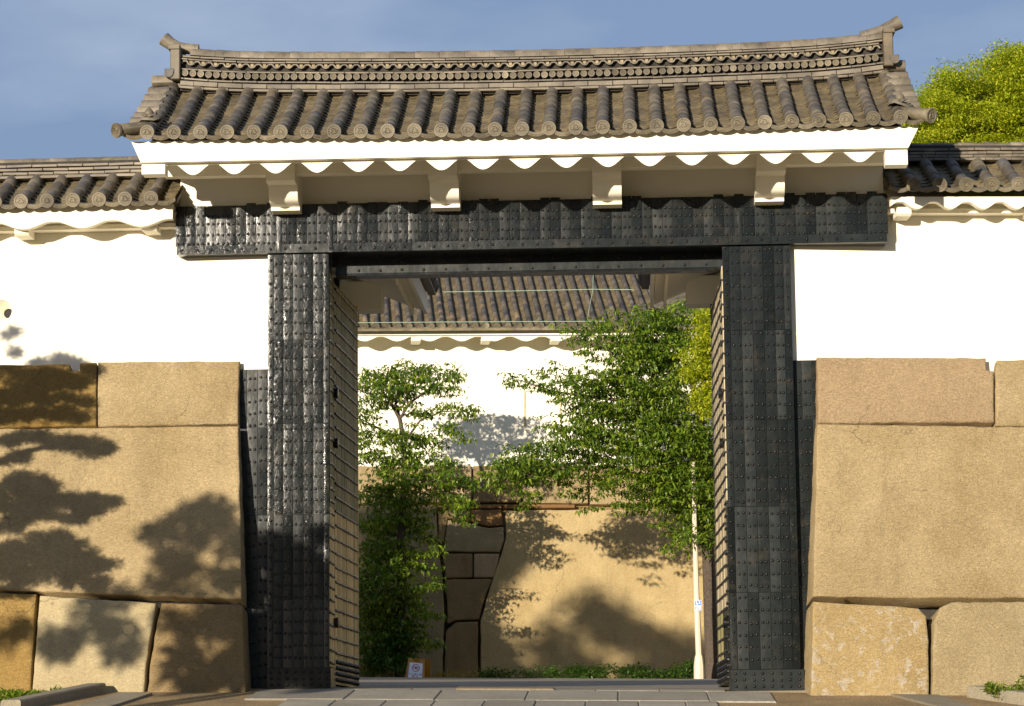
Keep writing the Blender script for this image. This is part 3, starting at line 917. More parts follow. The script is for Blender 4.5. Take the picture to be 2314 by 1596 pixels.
# interlocking wave tiles
wv = MB(); nn = 8
for yy in (0, .07):
    for i in range(nn + 1):
        a = rad(8) + (math.pi - rad(16)) * i / nn
        for rr in (.057, .037): wv.v.append((rr * math.cos(a), yy, rr * math.sin(a)))
mm = 2 * (nn + 1)
for i in range(nn):
    a = 2 * i
    wv.f += [(a, a + 1, a + 3, a + 2), (a, a + 2, mm + a + 2, mm + a), (a + 1, mm + a + 1, mm + a + 3, a + 3)]
me = wv.mesh("wave_tile", M_WAVE); autosmooth(me, 40)
x = rx0 + .06; k = 0
zw = lev(352, .2)
MORT = MB()
while x < rx1 - .05:
    upd = k % 2 == 0
    M = Matrix.Translation((x, 0.178 + (0.014 if upd else 0) + random.uniform(-.004, .004), zw + zr(x) + (-0.018 if upd else 0.022)))
    if not upd: M = M @ Matrix.Rotation(math.pi, 4, 'Y')
    link("wave_tile", me, ridge, M)
    if not upd:
        lm = MB(); lm.tube([(x, .20, zw + zr(x) + .016), (x, .28, zw + zr(x) + .016)], [.026, .03], 6)
        MORT.merge(lm, Matrix.Identity(4))
    x += 0.0855; k += 1
part("mortar_lumps", MORT, M_MORTAR, ridge, None, 50, 'stuff')
# round cap tiles
zc = lev(262, .3)
capL = 0.348
me = half_tube(0.105, capL, 8, 0.008).mesh("cap_tile", M_RIDGE); autosmooth(me, 50)
x = rx0 + .12
while x < rx1 - .1:
    an = math.atan2(zr(x + capL) - zr(x), capL)
    M = Matrix.Translation((x, 0.37, zc - .025 + zr(x))) @ Matrix.Rotation(-an, 4, 'Y') @ frame3(Vector(), Vector((0, -1, 0)), Vector((1, 0, 0)), Vector((0, 0, 1)))
    link("cap_tile", me, ridge, M); x += capL
# ridge ends: upright block with a scroll foot, flaring horn above
for sgn in (-1, 1):
    xe = rx0 if sgn < 0 else rx1
    zz = ZB + zr(xe)
    b = MB()
    if sgn < 0: pt, pb = W(387, 108, .2), W(387, 183, .2)
    else: pt, pb = W(2016, 70, .2), W(2016, 152, .2)
    xo = pt.x
    xi = xo - sgn * .135
    b.box(min(xo, xi), max(xo, xi), 0.10, 0.66, pb.z, pt.z, None, 0.012)
    b.box(min(xo + sgn * .03, xi), max(xo + sgn * .03, xi), 0.08, 0.68, pt.z - .05, pt.z + .02, None, 0.008)
    orn = part("ridge_end_tile", b, M_TILE, roof, None, None)
    b = MB()
    b.tube([(xo + sgn * .015, .08, pb.z + .085), (xo + sgn * .015, .70, pb.z + .085)], .062, 12)
    b.box(min(xo + sgn * .075, xo - sgn * .06), max(xo + sgn * .075, xo - sgn * .06), .085, .69, pb.z + .08, pb.z + .15, None, .01)
    part("scroll_foot", b, M_TILE, roof, None, 40)
    if sgn < 0: path = [(449, 112), (425, 111), (402, 108), (385, 99), (370.5, 88)]
    else: path = [(1945, 82.5), (1968, 78), (1994, 70), (2014, 60), (2033, 50)]
    b = MB()
    b.tube([W(px, py, .37) for px, py in path], [.075, .078, .085, .088, .100], 12)
    part("horn_tile", b, M_RIDGE, roof, None, 40)
# gable edge tiles, lying sideways down both verges
me = half_tube(0.078, 0.30, 8, .006, True).mesh("verge_tile", M_RIDGE); autosmooth(me, 50)
for sgn in (-1, 1):
    xo = (c0 - .30) if sgn < 0 else (c1 + .30)
    for k in range(7):
        t = .985 - k * .128 - (0.02 if k else 0)
        p = gate_P(xo, t)
        yv = Vector((-sgn, 0, 0)); zv = Vector((0, -.42, .9)).normalized()
        link("verge_tile", me, roof, frame3(p + Vector((0, 0, .02 + (.05 if k == 0 else 0))), yv.cross(zv), yv, zv))
    # corner tile pointing outwards with a stamped face, and a peach ornament
    pc = W(265 if sgn < 0 else 2102, 295 if sgn < 0 else 261, YE - .05)
    pe = gate_P(c0 + .02 if sgn < 0 else c1 - .02, 0.16) + Vector((0, 0, .0))
    ydir = (pe - pc).normalized()
    zdir = (Vector((0, 0, 1)) - ydir * ydir.z).normalized()
    b = half_tube(0.080, (pe - pc).length, 10, .006, True)
    b.merge(stamped_disc(0.10, .03), Matrix.Identity(4))
    yd2 = (ydir + Vector((-sgn * .0, .35, 0))).normalized()
    part("corner_tile", b, M_DISC, roof, frame3(pc, ydir.cross(zdir), ydir, zdir), 40)
    po = gate_P(c0 + .0 if sgn < 0 else c1 - .0, 0.14) + Vector((sgn * .03, -.02, .10))
    b = MB()
    # leaf plate
    ring = []
    for i in range(12):
        a = 2 * math.pi * i / 12
        ring.append((po.x + .17 * math.cos(a), po.y + .12 * math.sin(a), po.z + .02 * math.cos(3 * a) + sgn * -.03 * math.cos(a)))
    b.v = ring + [(p[0], p[1], p[2] - .035) for p in ring] + [(po.x, po.y, po.z + .03)]
    b.f = [(i, (i + 1) % 12, 24) for i in range(12)] + [(i, i + 12, (i + 1) % 12 + 12, (i + 1) % 12) for i in range(12)]
    prev_ = None
    lv = [(.02, .0), (.052, .02), (.066, .055), (.055, .095), (.028, .125), (.004, .15)]
    k0 = len(b.v)
    for rr_, zz_ in lv:
        for i in range(10):
            a = 2 * math.pi * i / 10
            b.v.append((po.x + rr_ * math.cos(a), po.y + rr_ * math.sin(a), po.z + .02 + zz_))
    for q in range(len(lv) - 1):
        for i in range(10):
            b.f.append((k0 + q * 10 + i, k0 + q * 10 + (i + 1) % 10, k0 + (q + 1) * 10 + (i + 1) % 10, k0 + (q + 1) * 10 + i))
    # two small leaves hugging the fruit
    for s2 in (-1, 1):
        b.tube([(po.x + s2 * .10, po.y - .05, po.z + .06), (po.x + s2 * .03, po.y - .075, po.z + .035), (po.x - s2 * .02, po.y - .06, po.z + .02)], [.004, .022, .008], 6)
    part("peach_ornament", b, M_DISC, roof, None, 40)

# rear support roofs of the gate, seen from below through the opening
for sgn, xf, yn, yfar, zfb_ in ((-1, -1.61, 0.75, 4.2, 5.77), (1, 1.75, 0.75, 4.2, 5.80)):
    xr = -3.1 if sgn < 0 else 3.2
    b = MB()
    so = -sgn
    # fascia and scallop strip along the inner eave
    ny = 24
    for (x_, zt_, lo_, hi_, th_) in ((xf, zfb_ + .25, 0.07, 0.0, .05 * so),):
        b.box(min(x_, x_ - so * .05), max(x_, x_ - so * .05), yn, yfar, zfb_, zfb_ + .28)
    part("rear_fascia", b, M_WHITE, gate)
    pp = scallop(yn, yfar, .45, yn + .2, zfb_ + .14, zfb_ + .05, zfb_ - .03, 0, .04)
    b = MB(); b.merge(pp, Matrix(((0, -so, 0, xf - so * .20), (1, 0, 0, 0), (0, 0, 1, 0), (0, 0, 0, 1))))
    part("rear_scalloped_board", b, M_WHITE, gate, None, 40)
    b = MB()
    b.prism([(xf - so * .06, yn, zfb_ + .05), (xr, yn, zfb_ + .60), (xr, yn, zfb_ + .95), (xf - so * .06, yn, zfb_ + .29)], (0, yfar - yn, 0))
    b.prism([(2 * xr - xf, yn, zfb_ + .05), (xr, yn, zfb_ + .60), (xr, yn, zfb_ + .95), (2 * xr - xf, yn, zfb_ + .29)], (0, yfar - yn, 0))
    part("rear_soffit", b, M_WHITE, gate)
    b = MB()
    b.box(min(xr - .25, xr + .25), xr + .25, 3.3, 3.75, gz(xr, 3.5) - .1, 6.2)
    part("rear_post", b, M_IRONFLAT, gate)
    xi = -2.22 if sgn < 0 else 2.28
    zq = W(865, 702, 3.45).z if sgn < 0 else W(1560, 690, 3.45).z
    b = MB(); b.box(min(xi, xr), max(xi, xr), 3.30, 3.75, zq, zq + .42, None, .01)
    part("rear_tie_beam", b, M_WHITE, gate)
    b = MB(); b.box(min(xr - .8, xr + .8), xr + .8, 4.0, 4.1, zfb_ + .12, zfb_ + .45)
    part("rear_gable_board", b, M_WHITE, gate)
    # tiles of the inner slope: columns run down towards the eave
    def PR(y_, t, xf=xf, xr=xr, z0=zfb_ + .40, so=so):
        return Vector((xf + so * .12 + (xr - xf - so * .12) * t, y_, z0 + .80 * t))
    rr_ = MB(); ht2 = half_tube(0.075, 1.7, 8)
    for k in range(11):
        y_ = yfar + .08 - k * .33
        a, c = PR(y_, 0), PR(y_, 1)
        yv = (c - a).normalized(); xv = Vector((0, -so, 0)); zv = xv.cross(yv)
        if zv.z < 0: xv = -xv; zv = xv.cross(yv)
        rr_.merge(ht2, frame3(a, xv, yv, zv))
        rr_.merge(stamped_disc(.09, .03), frame3(a, xv, yv, zv))
    for k in range(14):
        t = k / 14
        a = PR(yn, t); c = PR(yn, t + 1 / 14)
        rr_.box(min(a.x, c.x), max(a.x, c.x), yn, yfar + .12, a.z - .09, a.z - .05)
    part("rear_tile_mass", rr_, M_TILE, gate, None, 50, 'stuff')

# ------------------------------------------------------------------ door leaves, opened inwards
def door_leaf(sgn, x_hinge, x_far, y0, y1, z0, z1, lit):
    leaf_mb = MB()
    so = -sgn                                     # the face seen looks this way in x
    def X(y): return x_hinge + (x_far - x_hinge) * (y - y0) / (y1 - y0)
    leaf_mb.prism([(X(y0) - so * .012, y0, z0), (X(y1) - so * .012, y1, z0), (X(y1) - so * .12, y1, z0), (X(y0) - so * .12, y0, z0)], (0, 0, z1 - z0))
    lf = part("door_leaf", leaf_mb, M_WOODO, gate, None, None, None, "left door leaf with yellow timber and iron straps" if sgn < 0 else "right door leaf with grey timber and iron straps")
    npk = 10
    ed = [0, .1, .22, .3, .42, .5, .6, .68, .79, .86, 1.0]
    cuts = [z0 + .32, z0 + 2.35, z1] if sgn < 0 else [z0 + .3, z0 + 1.0, z0 + 2.6, z1]
    for k in range(npk):
        ya_, yb_ = y0 + (y1 - y0) * ed[k] + .004, y0 + (y1 - y0) * ed[k + 1] - .004
        zz = [z0] + cuts
        for q, (za, zb_) in enumerate(zip(zz, zz[1:])):
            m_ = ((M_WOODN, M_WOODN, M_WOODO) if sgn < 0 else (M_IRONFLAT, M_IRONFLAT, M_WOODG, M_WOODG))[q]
            if sgn > 0 and q == 1: m_ = M_WOODO if k > 4 else M_IRONFLAT
            b = MB(); o_ = so * random.uniform(.002, .012)
            b.prism([(X(ya_) - so * .02, ya_, za), (X(ya_) + o_, ya_, za), (X(yb_) + o_, yb_, za), (X(yb_) - so * .02, yb_, za)], (0, 0, zb_ - za - .006))
            part("plank", b, m_, lf)
    nst = 27
    zlist = [z0 + .42 + k * (z1 - z0 - .5) / (nst - 1) for k in range(nst)]
    for z in zlist:
        b = MB(); nb2 = 15
        path, rr2 = [], []
        for i in range(nb2 * 2 + 1):
            y = y0 + .02 + (y1 - y0 - .04) * i / (nb2 * 2)
            path.append((X(y) + so * .014, y, z + random.uniform(-.004, .004))); rr2.append(.021 if i % 2 else .015)
        b.tube(path, rr2, 6)
        part("iron_strap", b, M_RIVET, lf, None, 70)
    for z in (z0 + .06, z0 + .14, z0 + .22, z0 + .30):
        b = MB()
        for i in range(18):
            y = y0 + .08 + (y1 - y0 - .16) * i / 17
            b.tube([(X(y), y, z), (X(y) + so * .03, y, z), (X(y) + so * .045, y, z)], [.033, .03, .012], 7)
        part("stud_row", b, M_RIVET, lf, None, 70, 'stuff')
    # dark iron edge on the far stile
    b = MB(); b.box(min(X(y1) - so * .13, X(y1) + so * .02), max(X(y1) - so * .13, X(y1) + so * .02), y1 - .01, y1 + .05, z0 - .02, z1 + .03)
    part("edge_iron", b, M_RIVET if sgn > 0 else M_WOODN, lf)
    return lf
door_leaf(-1, -2.655, -2.56, 0.60, 2.85, 0.13, 5.66, True)
door_leaf(1, 2.70, 2.635, 0.60, 2.85, 0.10, 5.60, True)
# inner faces of the posts: timber strips, straps and pegs
for sgn, xi, zb_ in ((-1, -2.659, .05), (1, 2.700, -.05)):
    so = -sgn
    p = lp if sgn < 0 else rp
    for k in range(3):
        ya_, yb_ = .05 + k * .165, .05 + (k + 1) * .165 - .006
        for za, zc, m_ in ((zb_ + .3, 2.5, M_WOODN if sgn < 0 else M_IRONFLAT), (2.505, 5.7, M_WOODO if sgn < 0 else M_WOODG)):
            b = MB(); b.box(min(xi - so * .02, xi + so * .008), max(xi - so * .02, xi + so * .008), ya_, yb_, za, zc)
            part("jamb_strip", b, m_, p)
    for k in range(32):
        z = zb_ + .35 + k * .168
        b = MB(); b.tube([(xi + so * .012, .03 + .035 * i, z) for i in range(15)], [.021 if i % 2 else .015 for i in range(15)], 6)
        part("iron_strap", b, M_RIVET, p, None, 70)
    for py_ in (890, 1003, 1408):
        z = W(757 if sgn < 0 else 1634, py_, .55).z
        b = MB(); b.tube([(xi - so * .02, .50, z), (xi + so * .07, .50, z), (xi + so * .075, .50, z)], [.06, .075, .06], 10)
        part("hinge_peg", b, M_RIVET, p, None, 40)

# ------------------------------------------------------------------ stone walls beside the gate
def inset_poly(pts, d):
    n = len(pts); out = []
    area = sum(pts[i][0] * pts[(i + 1) % n][1] - pts[(i + 1) % n][0] * pts[i][1] for i in range(n))
    sg = 1 if area > 0 else -1
    for i in range(n):
        a, b, c = Vector(pts[i - 1]), Vector(pts[i]), Vector(pts[(i + 1) % n])
        e1, e2 = (b - a).normalized(), (c - b).normalized()
        n1, n2 = Vector((-e1.y, e1.x)) * sg, Vector((-e2.y, e2.x)) * sg
        nn_ = (n1 + n2)
        if nn_.length < 1e-4: nn_ = n1
        nn_ = nn_.normalized() / max(0.5, math.sqrt((1 + n1.dot(n2)) / 2))
        out.append((b + nn_ * d)[:])
    return out
def refine(pts, step, jit):
    out = []
    for a, b in zip(pts, pts[1:] + pts[:1]):
        a, b = Vector(a), Vector(b)
        k = max(1, int((b - a).length / step))
        for i in range(k):
            p = a.lerp(b, i / k)
            if i: p = p + Vector((random.uniform(-jit, jit), random.uniform(-jit, jit)))
            out.append(p[:])
    return out
def stone(parent, pxs, p0, nrm, m, depth=1.0, gap=0.010, rnd=0.035, jit=0.008, step=0.22, proud=0.0, label=None):
    """a fitted stone: outline on a battered face, rounded arrises, body going back"""
    nrm = Vector(nrm).normalized()
    xu = Vector((0, 0, 1)).cross(nrm).normalized() * -1
    if xu.x < 0: xu = -xu
    zu = xu.cross(nrm); zu = zu if zu.z > 0 else -zu
    p0 = Vector(p0)
    pl = []
    for px, py in pxs:
        q = WP(px, py, p0, nrm) - p0
        pl.append((q.dot(xu), q.dot(zu)))
    pl = refine(inset_poly(pl, gap), step, jit)
    rings = [(pl, -depth), (pl, -rnd * 1.1), (inset_poly(pl, rnd * .3), -rnd * .45), (inset_poly(pl, rnd * 1.0), -rnd * .08), (inset_poly(pl, rnd * 2.2), 0.0)]
    b = MB(); n = len(pl)
    for rg, d in rings:
        for i, q in enumerate(rg):
            w = noise.noise(Vector((q[0] * 1.3, q[1] * 1.3, p0.x))) * .015 if d > -rnd else 0
            b.v.append(p0 + xu * q[0] + zu * q[1] + nrm * (-(d + proud + w)) * 1.0 if False else p0 + xu * q[0] + zu * q[1] + nrm * (d + proud + w))
    for k in range(len(rings) - 1):
        for i in range(n):
            b.f.append((k * n + i, k * n + (i + 1) % n, (k + 1) * n + (i + 1) % n, (k + 1) * n + i))
    k0 = (len(rings) - 1) * n
    b.f.append(tuple(range(k0, k0 + n)))
    b.v = [tuple(v) for v in b.v]
    me = b.mesh("stone", m)
    bm = bmesh.new(); bm.from_mesh(me)
    bmesh.ops.triangulate(bm, faces=[f for f in bm.faces if len(f.verts) > 4])
    bm.to_mesh(me); bm.free()
    autosmooth(me, 40)
    return link("stone", me, parent, None, None, label)
BAT = 0.15
nL = Vector((0.02, -1, BAT)).normalized()
sw = thing("stone_wall", (-6, 0.1, 0), "huge fitted granite blocks left of the gate under pine shadows", "stone wall")
pL0 = (-3.9, 0.03, 4.5)
for pxs, m_, lb in (
    ([(-260, 826), (157, 822), (158, 837), (179, 837), (179, 819), (218, 818), (218, 963), (-260, 973)], S_GOLD, "golden notched block in the top course"),
    ([(220, 817), (542, 815), (539, 959), (220, 965)], S_TAN, None),
    ([(-500, 973), (0, 968), (540, 962), (547, 1355), (350, 1349), (0, 1334), (-500, 1330)], S_TAN, "largest block, tan and smooth faced"),
    ([(-500, 1333), (0, 1338), (82, 1342), (74, 1480), (66, 1640), (-500, 1640)], S_GOLD, None),
    ([(89, 1345), (200, 1352), (353, 1362), (340, 1440), (331, 1500), (322, 1640), (66, 1640), (76, 1500)], S_PALE, "pale granite block in the bottom course"),
    ([(364, 1362), (549, 1366), (556, 1590), (330, 1600), (338, 1500), (352, 1420)], S_BROWN, None)):
    stone(sw, pxs, pL0, nL, m_, 0.9, 0.005, 0.022, 0.007, 0.11, label=lb)
def backing(par, xa, xb, yf, ztop, xk=0.0):
    b = MB()
    b.prism([(xa, yf(xa, -.6), -.6), (xb + xk, yf(xb, -.6), -.6), (xb, yf(xb, ztop), ztop), (xa, yf(xa, ztop), ztop)], (0, .75, 0))
    part("rubble_backing", b, M_GAPSHADE, par)
backing(sw, -9.5, -3.96, lambda x, z: .03 + .15 * (z - 4.5) + .30, 4.36, .17)

nR = Vector((0.085, -1, BAT)).normalized()
sw2 = thing("stone_wall", (6, 0.1, 0), "huge fitted granite blocks right of the gate in full sun", "stone wall")
pR0 = (3.95, 0.03, 4.43)
for pxs, m_, lb in (
    ([(1846, 806), (2229, 808), (2230, 835), (2247, 838), (2248, 955), (1848, 957)], S_PINK, "pinkish notched block in the top course"),
    ([(2249, 840), (2253, 813), (2500, 809), (2500, 968), (2250, 963)], S_TAN, None),
    ([(1847, 957), (2314, 964), (2600, 970), (2600, 1350), (2314, 1352), (2000, 1352), (1836, 1350)], S_TAN, "largest block, tan and rough dressed"),
    ([(1837, 1358), (1990, 1367), (2076, 1374), (2094, 1392), (2100, 1450), (2101, 1600), (1830, 1600)], S_LICHEN, "bottom block blotched with pale lichen"),
    ([(2110, 1405), (2124, 1372), (2150, 1360), (2600, 1356), (2600, 1640), (2104, 1640), (2106, 1500)], S_GREY, None)):
    stone(sw2, pxs, pR0, nR, m_, 0.9, 0.005, 0.022, 0.007, 0.11, label=lb)
backing(sw2, 4.02, 10.5, lambda x, z: .03 + .085 * (x - 3.95) + .15 * (z - 4.43) + .66, 4.28)

# ------------------------------------------------------------------ roofed white walls left and right
class Frame:
    def __init__(s, piv, ang):
        s.M = Matrix.Translation(Vector(piv)) @ Matrix.Rotation(ang, 4, 'Z')
        s.Mi = s.M.inverted(); s.n = Vector((math.sin(ang), -math.cos(ang), 0))
        s.piv = Vector(piv)
    def loc(s, px, py, yl):
        return s.Mi @ WP(px, py, s.M @ Vector((0, yl, 0)), s.n)
def wing(sgn, fr, discs, top_px, x_end, x_out, fascia_top, scal, plank, brackets, rows_y, cap_y, label, zwall):
    wl = thing("plaster_wall", (-7 if sgn < 0 else 7, .4, 4.4), label, "roofed wall")
    M = fr.M
    yw = .15
    b = MB()
    zt_ = fr.loc(*plank[0], -.05).z + .25
    x_in = -.02 if sgn < 0 else .0
    if sgn < 0:
        pc_ = fr.loc(2, 702, yw); h_ = .17
        b.box(x_out, x_in, yw, yw + .5, pc_.z + h_, zt_ + .3, M); b.box(x_out, x_in, yw, yw + .5, zwall, pc_.z - h_, M)
        b.box(x_out, pc_.x - h_, yw, yw + .5, pc_.z - h_, pc_.z + h_, M); b.box(pc_.x + h_, x_in, yw, yw + .5, pc_.z - h_, pc_.z + h_, M)
        n_ = 32; vv = []
        for i in range(n_):
            a = 2 * math.pi * i / n_
            k_ = h_ / max(abs(math.cos(a)), abs(math.sin(a)))
            ex, ez = math.cos(a) * k_, math.sin(a) * k_
            rr1, rr2 = .155, .068
            vv += [M @ Vector((pc_.x + ex, yw, pc_.z + ez)), M @ Vector((pc_.x + rr1 * math.cos(a), yw, pc_.z + rr1 * math.sin(a))),
                   M @ Vector((pc_.x + .055 + rr2 * math.cos(a), yw + .20, pc_.z - .01 + rr2 * math.sin(a))), M @ Vector((pc_.x + .06 + rr2 * math.cos(a), yw + .45, pc_.z - .01 + rr2 * math.sin(a)))]
        b.add(vv, [(4 * i + k, 4 * i + k + 1, (4 * i + 4) % (4 * n_) + k + 1, (4 * i + 4) % (4 * n_) + k) for i in range(n_) for k in range(3)])
    else:
        b.box(min(x_in, x_out), max(x_in, x_out), yw, yw + .5, zwall, zt_ + .3, M)
    part("plaster_face", b, M_WHITE, wl)
    YD = -.55; YTp = .45
    d0, d1 = fr.loc(*discs[0], YD), fr.loc(*discs[1], YD)
    nd = discs[2]
    pt = (d1.x - d0.x) / (nd - 1)
    tp = fr.loc(*top_px, YTp)
    zE = lambda x: d0.z + (d1.z - d0.z) * (x - d0.x) / (d1.x - d0.x)
    rise = tp.z - zE(tp.x)
    def P(x, t): return M @ Vector((x, YD + (YTp - YD) * t, zE(x) + rise * t - .05 * 4 * t * (1 - t) * .5))
    lo, hi = min(x_end, x_out), max(x_end, x_out)
    cs = []
    x = d1.x if sgn < 0 else d0.x
    while lo + .05 < x < hi - .05:
        cs.append(x); x += pt * sgn
    cs.sort()
    # boards
    b = MB()
    for dz in (-.07, -.14):
        pass
    bb = [P(lo, .16), P(hi, .16), P(hi, 1), P(lo, 1)]
    b.prism([p + Vector((0, 0, -.13)) for p in bb], (0, 0, .06))
    b.prism([M @ Vector((lo, YTp, tp.z - .13)), M @ Vector((hi, YTp, tp.z - .13)), M @ Vector((hi, 1.75, tp.z - .65)), M @ Vector((lo, 1.75, tp.z - .65))], (0, 0, .06))
    rf = part("roof", b, M_PAN, wl)
    tile_slope(rf, P, cs, pt, .082, .098, 3, 8, (M_TILE, M_PAN, M_DISC))
    # pans of the verge, seen in steps at the roof's end
    me = half_tube(0.075, pt * .7, 6).mesh("closing_tile", M_RIDGE); autosmooth(me, 50)
    for a, c in zip(cs, cs[1:]):
        o = P((a + c) / 2, .98)
        u_ = (M.to_3x3() @ Vector((1, 0, 0)))
        link("closing_tile", me, rf, frame3(o - u_ * pt * .35, -(M.to_3x3() @ Vector((0, 1, 0))), u_, Vector((0, 0, 1))))
    # ridge courses
    zs = lambda x: (d1.z - d0.z) * (x - tp.x) / (d1.x - d0.x)
    rlo, rhi = (lo, hi - .05) if sgn < 0 else (lo + .05, hi)
    zlev = [fr.loc(top_px[0], yy, .33 + .035 * i).z for i, yy in enumerate(rows_y)]
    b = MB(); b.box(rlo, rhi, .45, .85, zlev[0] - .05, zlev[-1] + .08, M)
    part("ridge_core", b, M_GAPSHADE, rf)
    for i, z in enumerate(zlev):
        ridge_course(rf, "ridge_tile", M_RIDGE, rlo, rhi, .36, .30 + .035 * i, z, .25, .048, zs, M, .36 * ((i * .45) % 1), .02)
    zc_ = fr.loc(top_px[0], cap_y, .6).z
    me = half_tube(0.115, .37, 8, .008).mesh("cap_tile", M_RIDGE); autosmooth(me, 50)
    x = rlo
    while x < rhi - .2:
        Mx = M @ Matrix.Translation((x, .58, zc_ - .115 + zs(x))) @ frame3(Vector(), Vector((0, -1, 0)), Vector((1, 0, 0)), Vector((0, 0, 1)))
        link("cap_tile", me, rf, Mx @ Matrix.Rotation(random.uniform(-.01, .01), 4, 'X')); x += .37
    # fascia with scallops, plank and bracket ends
    YFc = -.38
    s0, s1, ns = scal
    q0, q1 = fr.loc(*s0, YFc), fr.loc(*s1, YFc)
    sp = (q1.x - q0.x) / ns
    zlo_, zhi_ = q0.z, q0.z + .095
    fe = fr.loc(*fascia_top, YFc)
    x_f = fe.x
    part("scalloped_fascia", scallop(min(x_f, x_out), max(x_f, x_out), abs(sp), q0.x, fe.z + .02, zhi_, zlo_, YFc, .12, M), M_WHITE, wl, None, 40)
    p0_, p1_ = fr.loc(*plank[0], -.03), fr.loc(*plank[1], -.03)
    b = MB(); b.box(min(x_f, x_out), max(x_f, x_out), -.06, yw + .02, p1_.z, p1_.z + .06, M)
    b.prism([M @ Vector(v) for v in ((min(x_f, x_out), YFc + .1, zhi_ + .02), (max(x_f, x_out), YFc + .1, zhi_ + .02), (max(x_f, x_out), yw + .05, zhi_ + .30), (min(x_f, x_out), yw + .05, zhi_ + .30))], (0, 0, .03))
    part("eave_plank", b, M_WHITE, wl)
    for (bxp, byp) in brackets:
        c = fr.loc(bxp, byp, -.2)
        b = MB(); b.prism([M @ Vector((c.x - .10, y, c.z + z)) for y, z in ((-.24, .12), (-.24, .03), (-.20, 0), (yw + .02, 0), (yw + .02, .12))], M.to_3x3() @ Vector((.20, 0, 0)))
        part("bracket_end", b, M_WHITE, wl)
    return wl
FL = Frame((-3.5, 0, 0), rad(-1.5))
wl = wing(-1, FL, ((48, 455), (342, 448), 6), (250, 397), FL.loc(400, 440, -.4).x, -6.5, (390, 455), ((186, 515), (453, 512), 2), ((200, 512), (200, 519)), ((50, 533), (338, 522)),
     (400, 391.5, 383, 374.5), 356, "white plaster wall under a tiled coping left of the gate with a round gun port", 4.2)
# gun port at the picture's left edge
c = FL.loc(2, 702, .15); n = 20
b = MB(); b.add([FL.M @ Vector((c.x + .06 + .068 * math.cos(2 * math.pi * i / n), .38, c.z - .01 + .068 * math.sin(2 * math.pi * i / n))) for i in range(n)], [tuple(range(n))])
part("port_hole", b, M_DARK, wl)
FR = Frame((3.63, 0, 0), rad(5.4))
wing(1, FR, ((2064, 418), (2301, 416), 5), (2200, 362), FR.loc(2006, 415, -.3).x, 6.5, (2013, 448), ((2072, 472), (2205, 471), 2 * .88), ((2100, 478), (2100, 482.5)), ((2042, 489), (2340, 486)),
     (363, 356, 349, 341), 324, "white plaster wall under a tiled coping right of the gate", 4.2)

# ------------------------------------------------------------------ tower and high stone wall behind
BP = Vector((-7.0, 50.0, 8.3)); BANG = rad(6.3)
FB = Frame((-7.0, 50.0, 0), BANG)
tw = thing("gate_tower", (0, 52, 8.3), "long white walled tower with a grey tiled roof seen through the gate", "tower")
zst = FB.loc(803, 1053, 0).z
b = MB(); b.box(-8, 26, 0, 6, zst - .1, FB.loc(803, 760, 0).z + .25, FB.M)
part("plaster_face", b, M_WHITE, tw)
def loc_tower(px, py, yl=0): return FB.loc(px, py, yl)
# blind window: recessed frame
w0, w1 = FB.loc(1183, 883, 0), FB.loc(1268, 968, 0)
b = MB()
b.box(w0.x, w0.x + .065, -.03, .05, w1.z, w0.z, FB.M); b.box(w1.x - .05, w1.x, -.03, .05, w1.z, w0.z, FB.M)
b.box(w0.x + .065, w1.x - .05, -.03, .05, w0.z - .045, w0.z, FB.M)
part("window_frame", b, M_TANFRAME, tw)
# eaves
YFb = -1.05
f1, f0 = FB.loc(1000, 742, YFb), FB.loc(1000, 757.5, YFb)
b = MB(); b.box(-8, 26, YFb, YFb + .1, f0.z, f1.z + .05, FB.M)
part("fascia_board", b, M_WHITE, tw)
s0 = FB.loc(844, 778, YFb + .1); s1 = FB.loc(1302, 778, YFb + .1)
# drops at photo zoom x 685,885,1048,1205.. about every 73 px
part("scalloped_board", scallop(-8, 26, (FB.loc(1262, 770, YFb).x - FB.loc(824, 770, YFb).x) / 6.0, FB.loc(824, 770, YFb + .1).x, f0.z + .02, FB.loc(1000, 761, YFb + .1).z, FB.loc(1000, 771, YFb + .1).z, YFb + .1, .08, FB.M), M_WHITE, tw, None, 40)
b = MB(); b.prism([FB.M @ Vector(v) for v in ((-8, YFb + .15, f0.z + .05), (26, YFb + .15, f0.z + .05), (26, .1, f0.z + .55), (-8, .1, f0.z + .55))], (0, 0, .05))
part("soffit", b, M_WHITE, tw)
for px_ in (940, 1098, 1255):
    c = FB.loc(px_, 768, -.75)
    b = MB(); b.box(c.x - .15, c.x + .15, -.9, .02, c.z - .06, c.z + .12, FB.M, .02)
    part("bracket_end", b, M_WHITE, tw)
YDb = -1.35
db0, db1 = FB.loc(851, 737, YDb), FB.loc(1198, 735, YDb)     # 14 pitches between
ptb = (db1.x - db0.x) / 14
slopeb = .50
def PB(x, t): return FB.M @ Vector((x, YDb + 5.2 * t, db0.z + (db1.z - db0.z) * (x - db0.x) / (db1.x - db0.x) + 5.2 * slopeb * t))
cb = [db0.x + ptb * i for i in range(-2, 26)]
bb = [PB(cb[0] - .3, .0), PB(cb[-1] + 4, .0), PB(cb[-1] + 4, 1), PB(cb[0] - .3, 1)]
b = MB(); b.prism([p + Vector((0, 0, -.16)) for p in bb], (0, 0, .08))
bb = [FB.M @ Vector((-8, YDb + 5.2, db0.z + 2.4)), FB.M @ Vector((26, YDb + 5.2, db0.z + 2.4)), FB.M @ Vector((26, YDb + 10.4, db0.z - .2)), FB.M @ Vector((-8, YDb + 10.4, db0.z - .2))]
b.prism(bb, (0, 0, .08))
rfb = part("roof", b, M_PAN, tw)
tile_slope(rfb, PB, cb, ptb, .078, .092, 20, 44, (M_BTILE, M_PAN, M_DISC), lite=True)
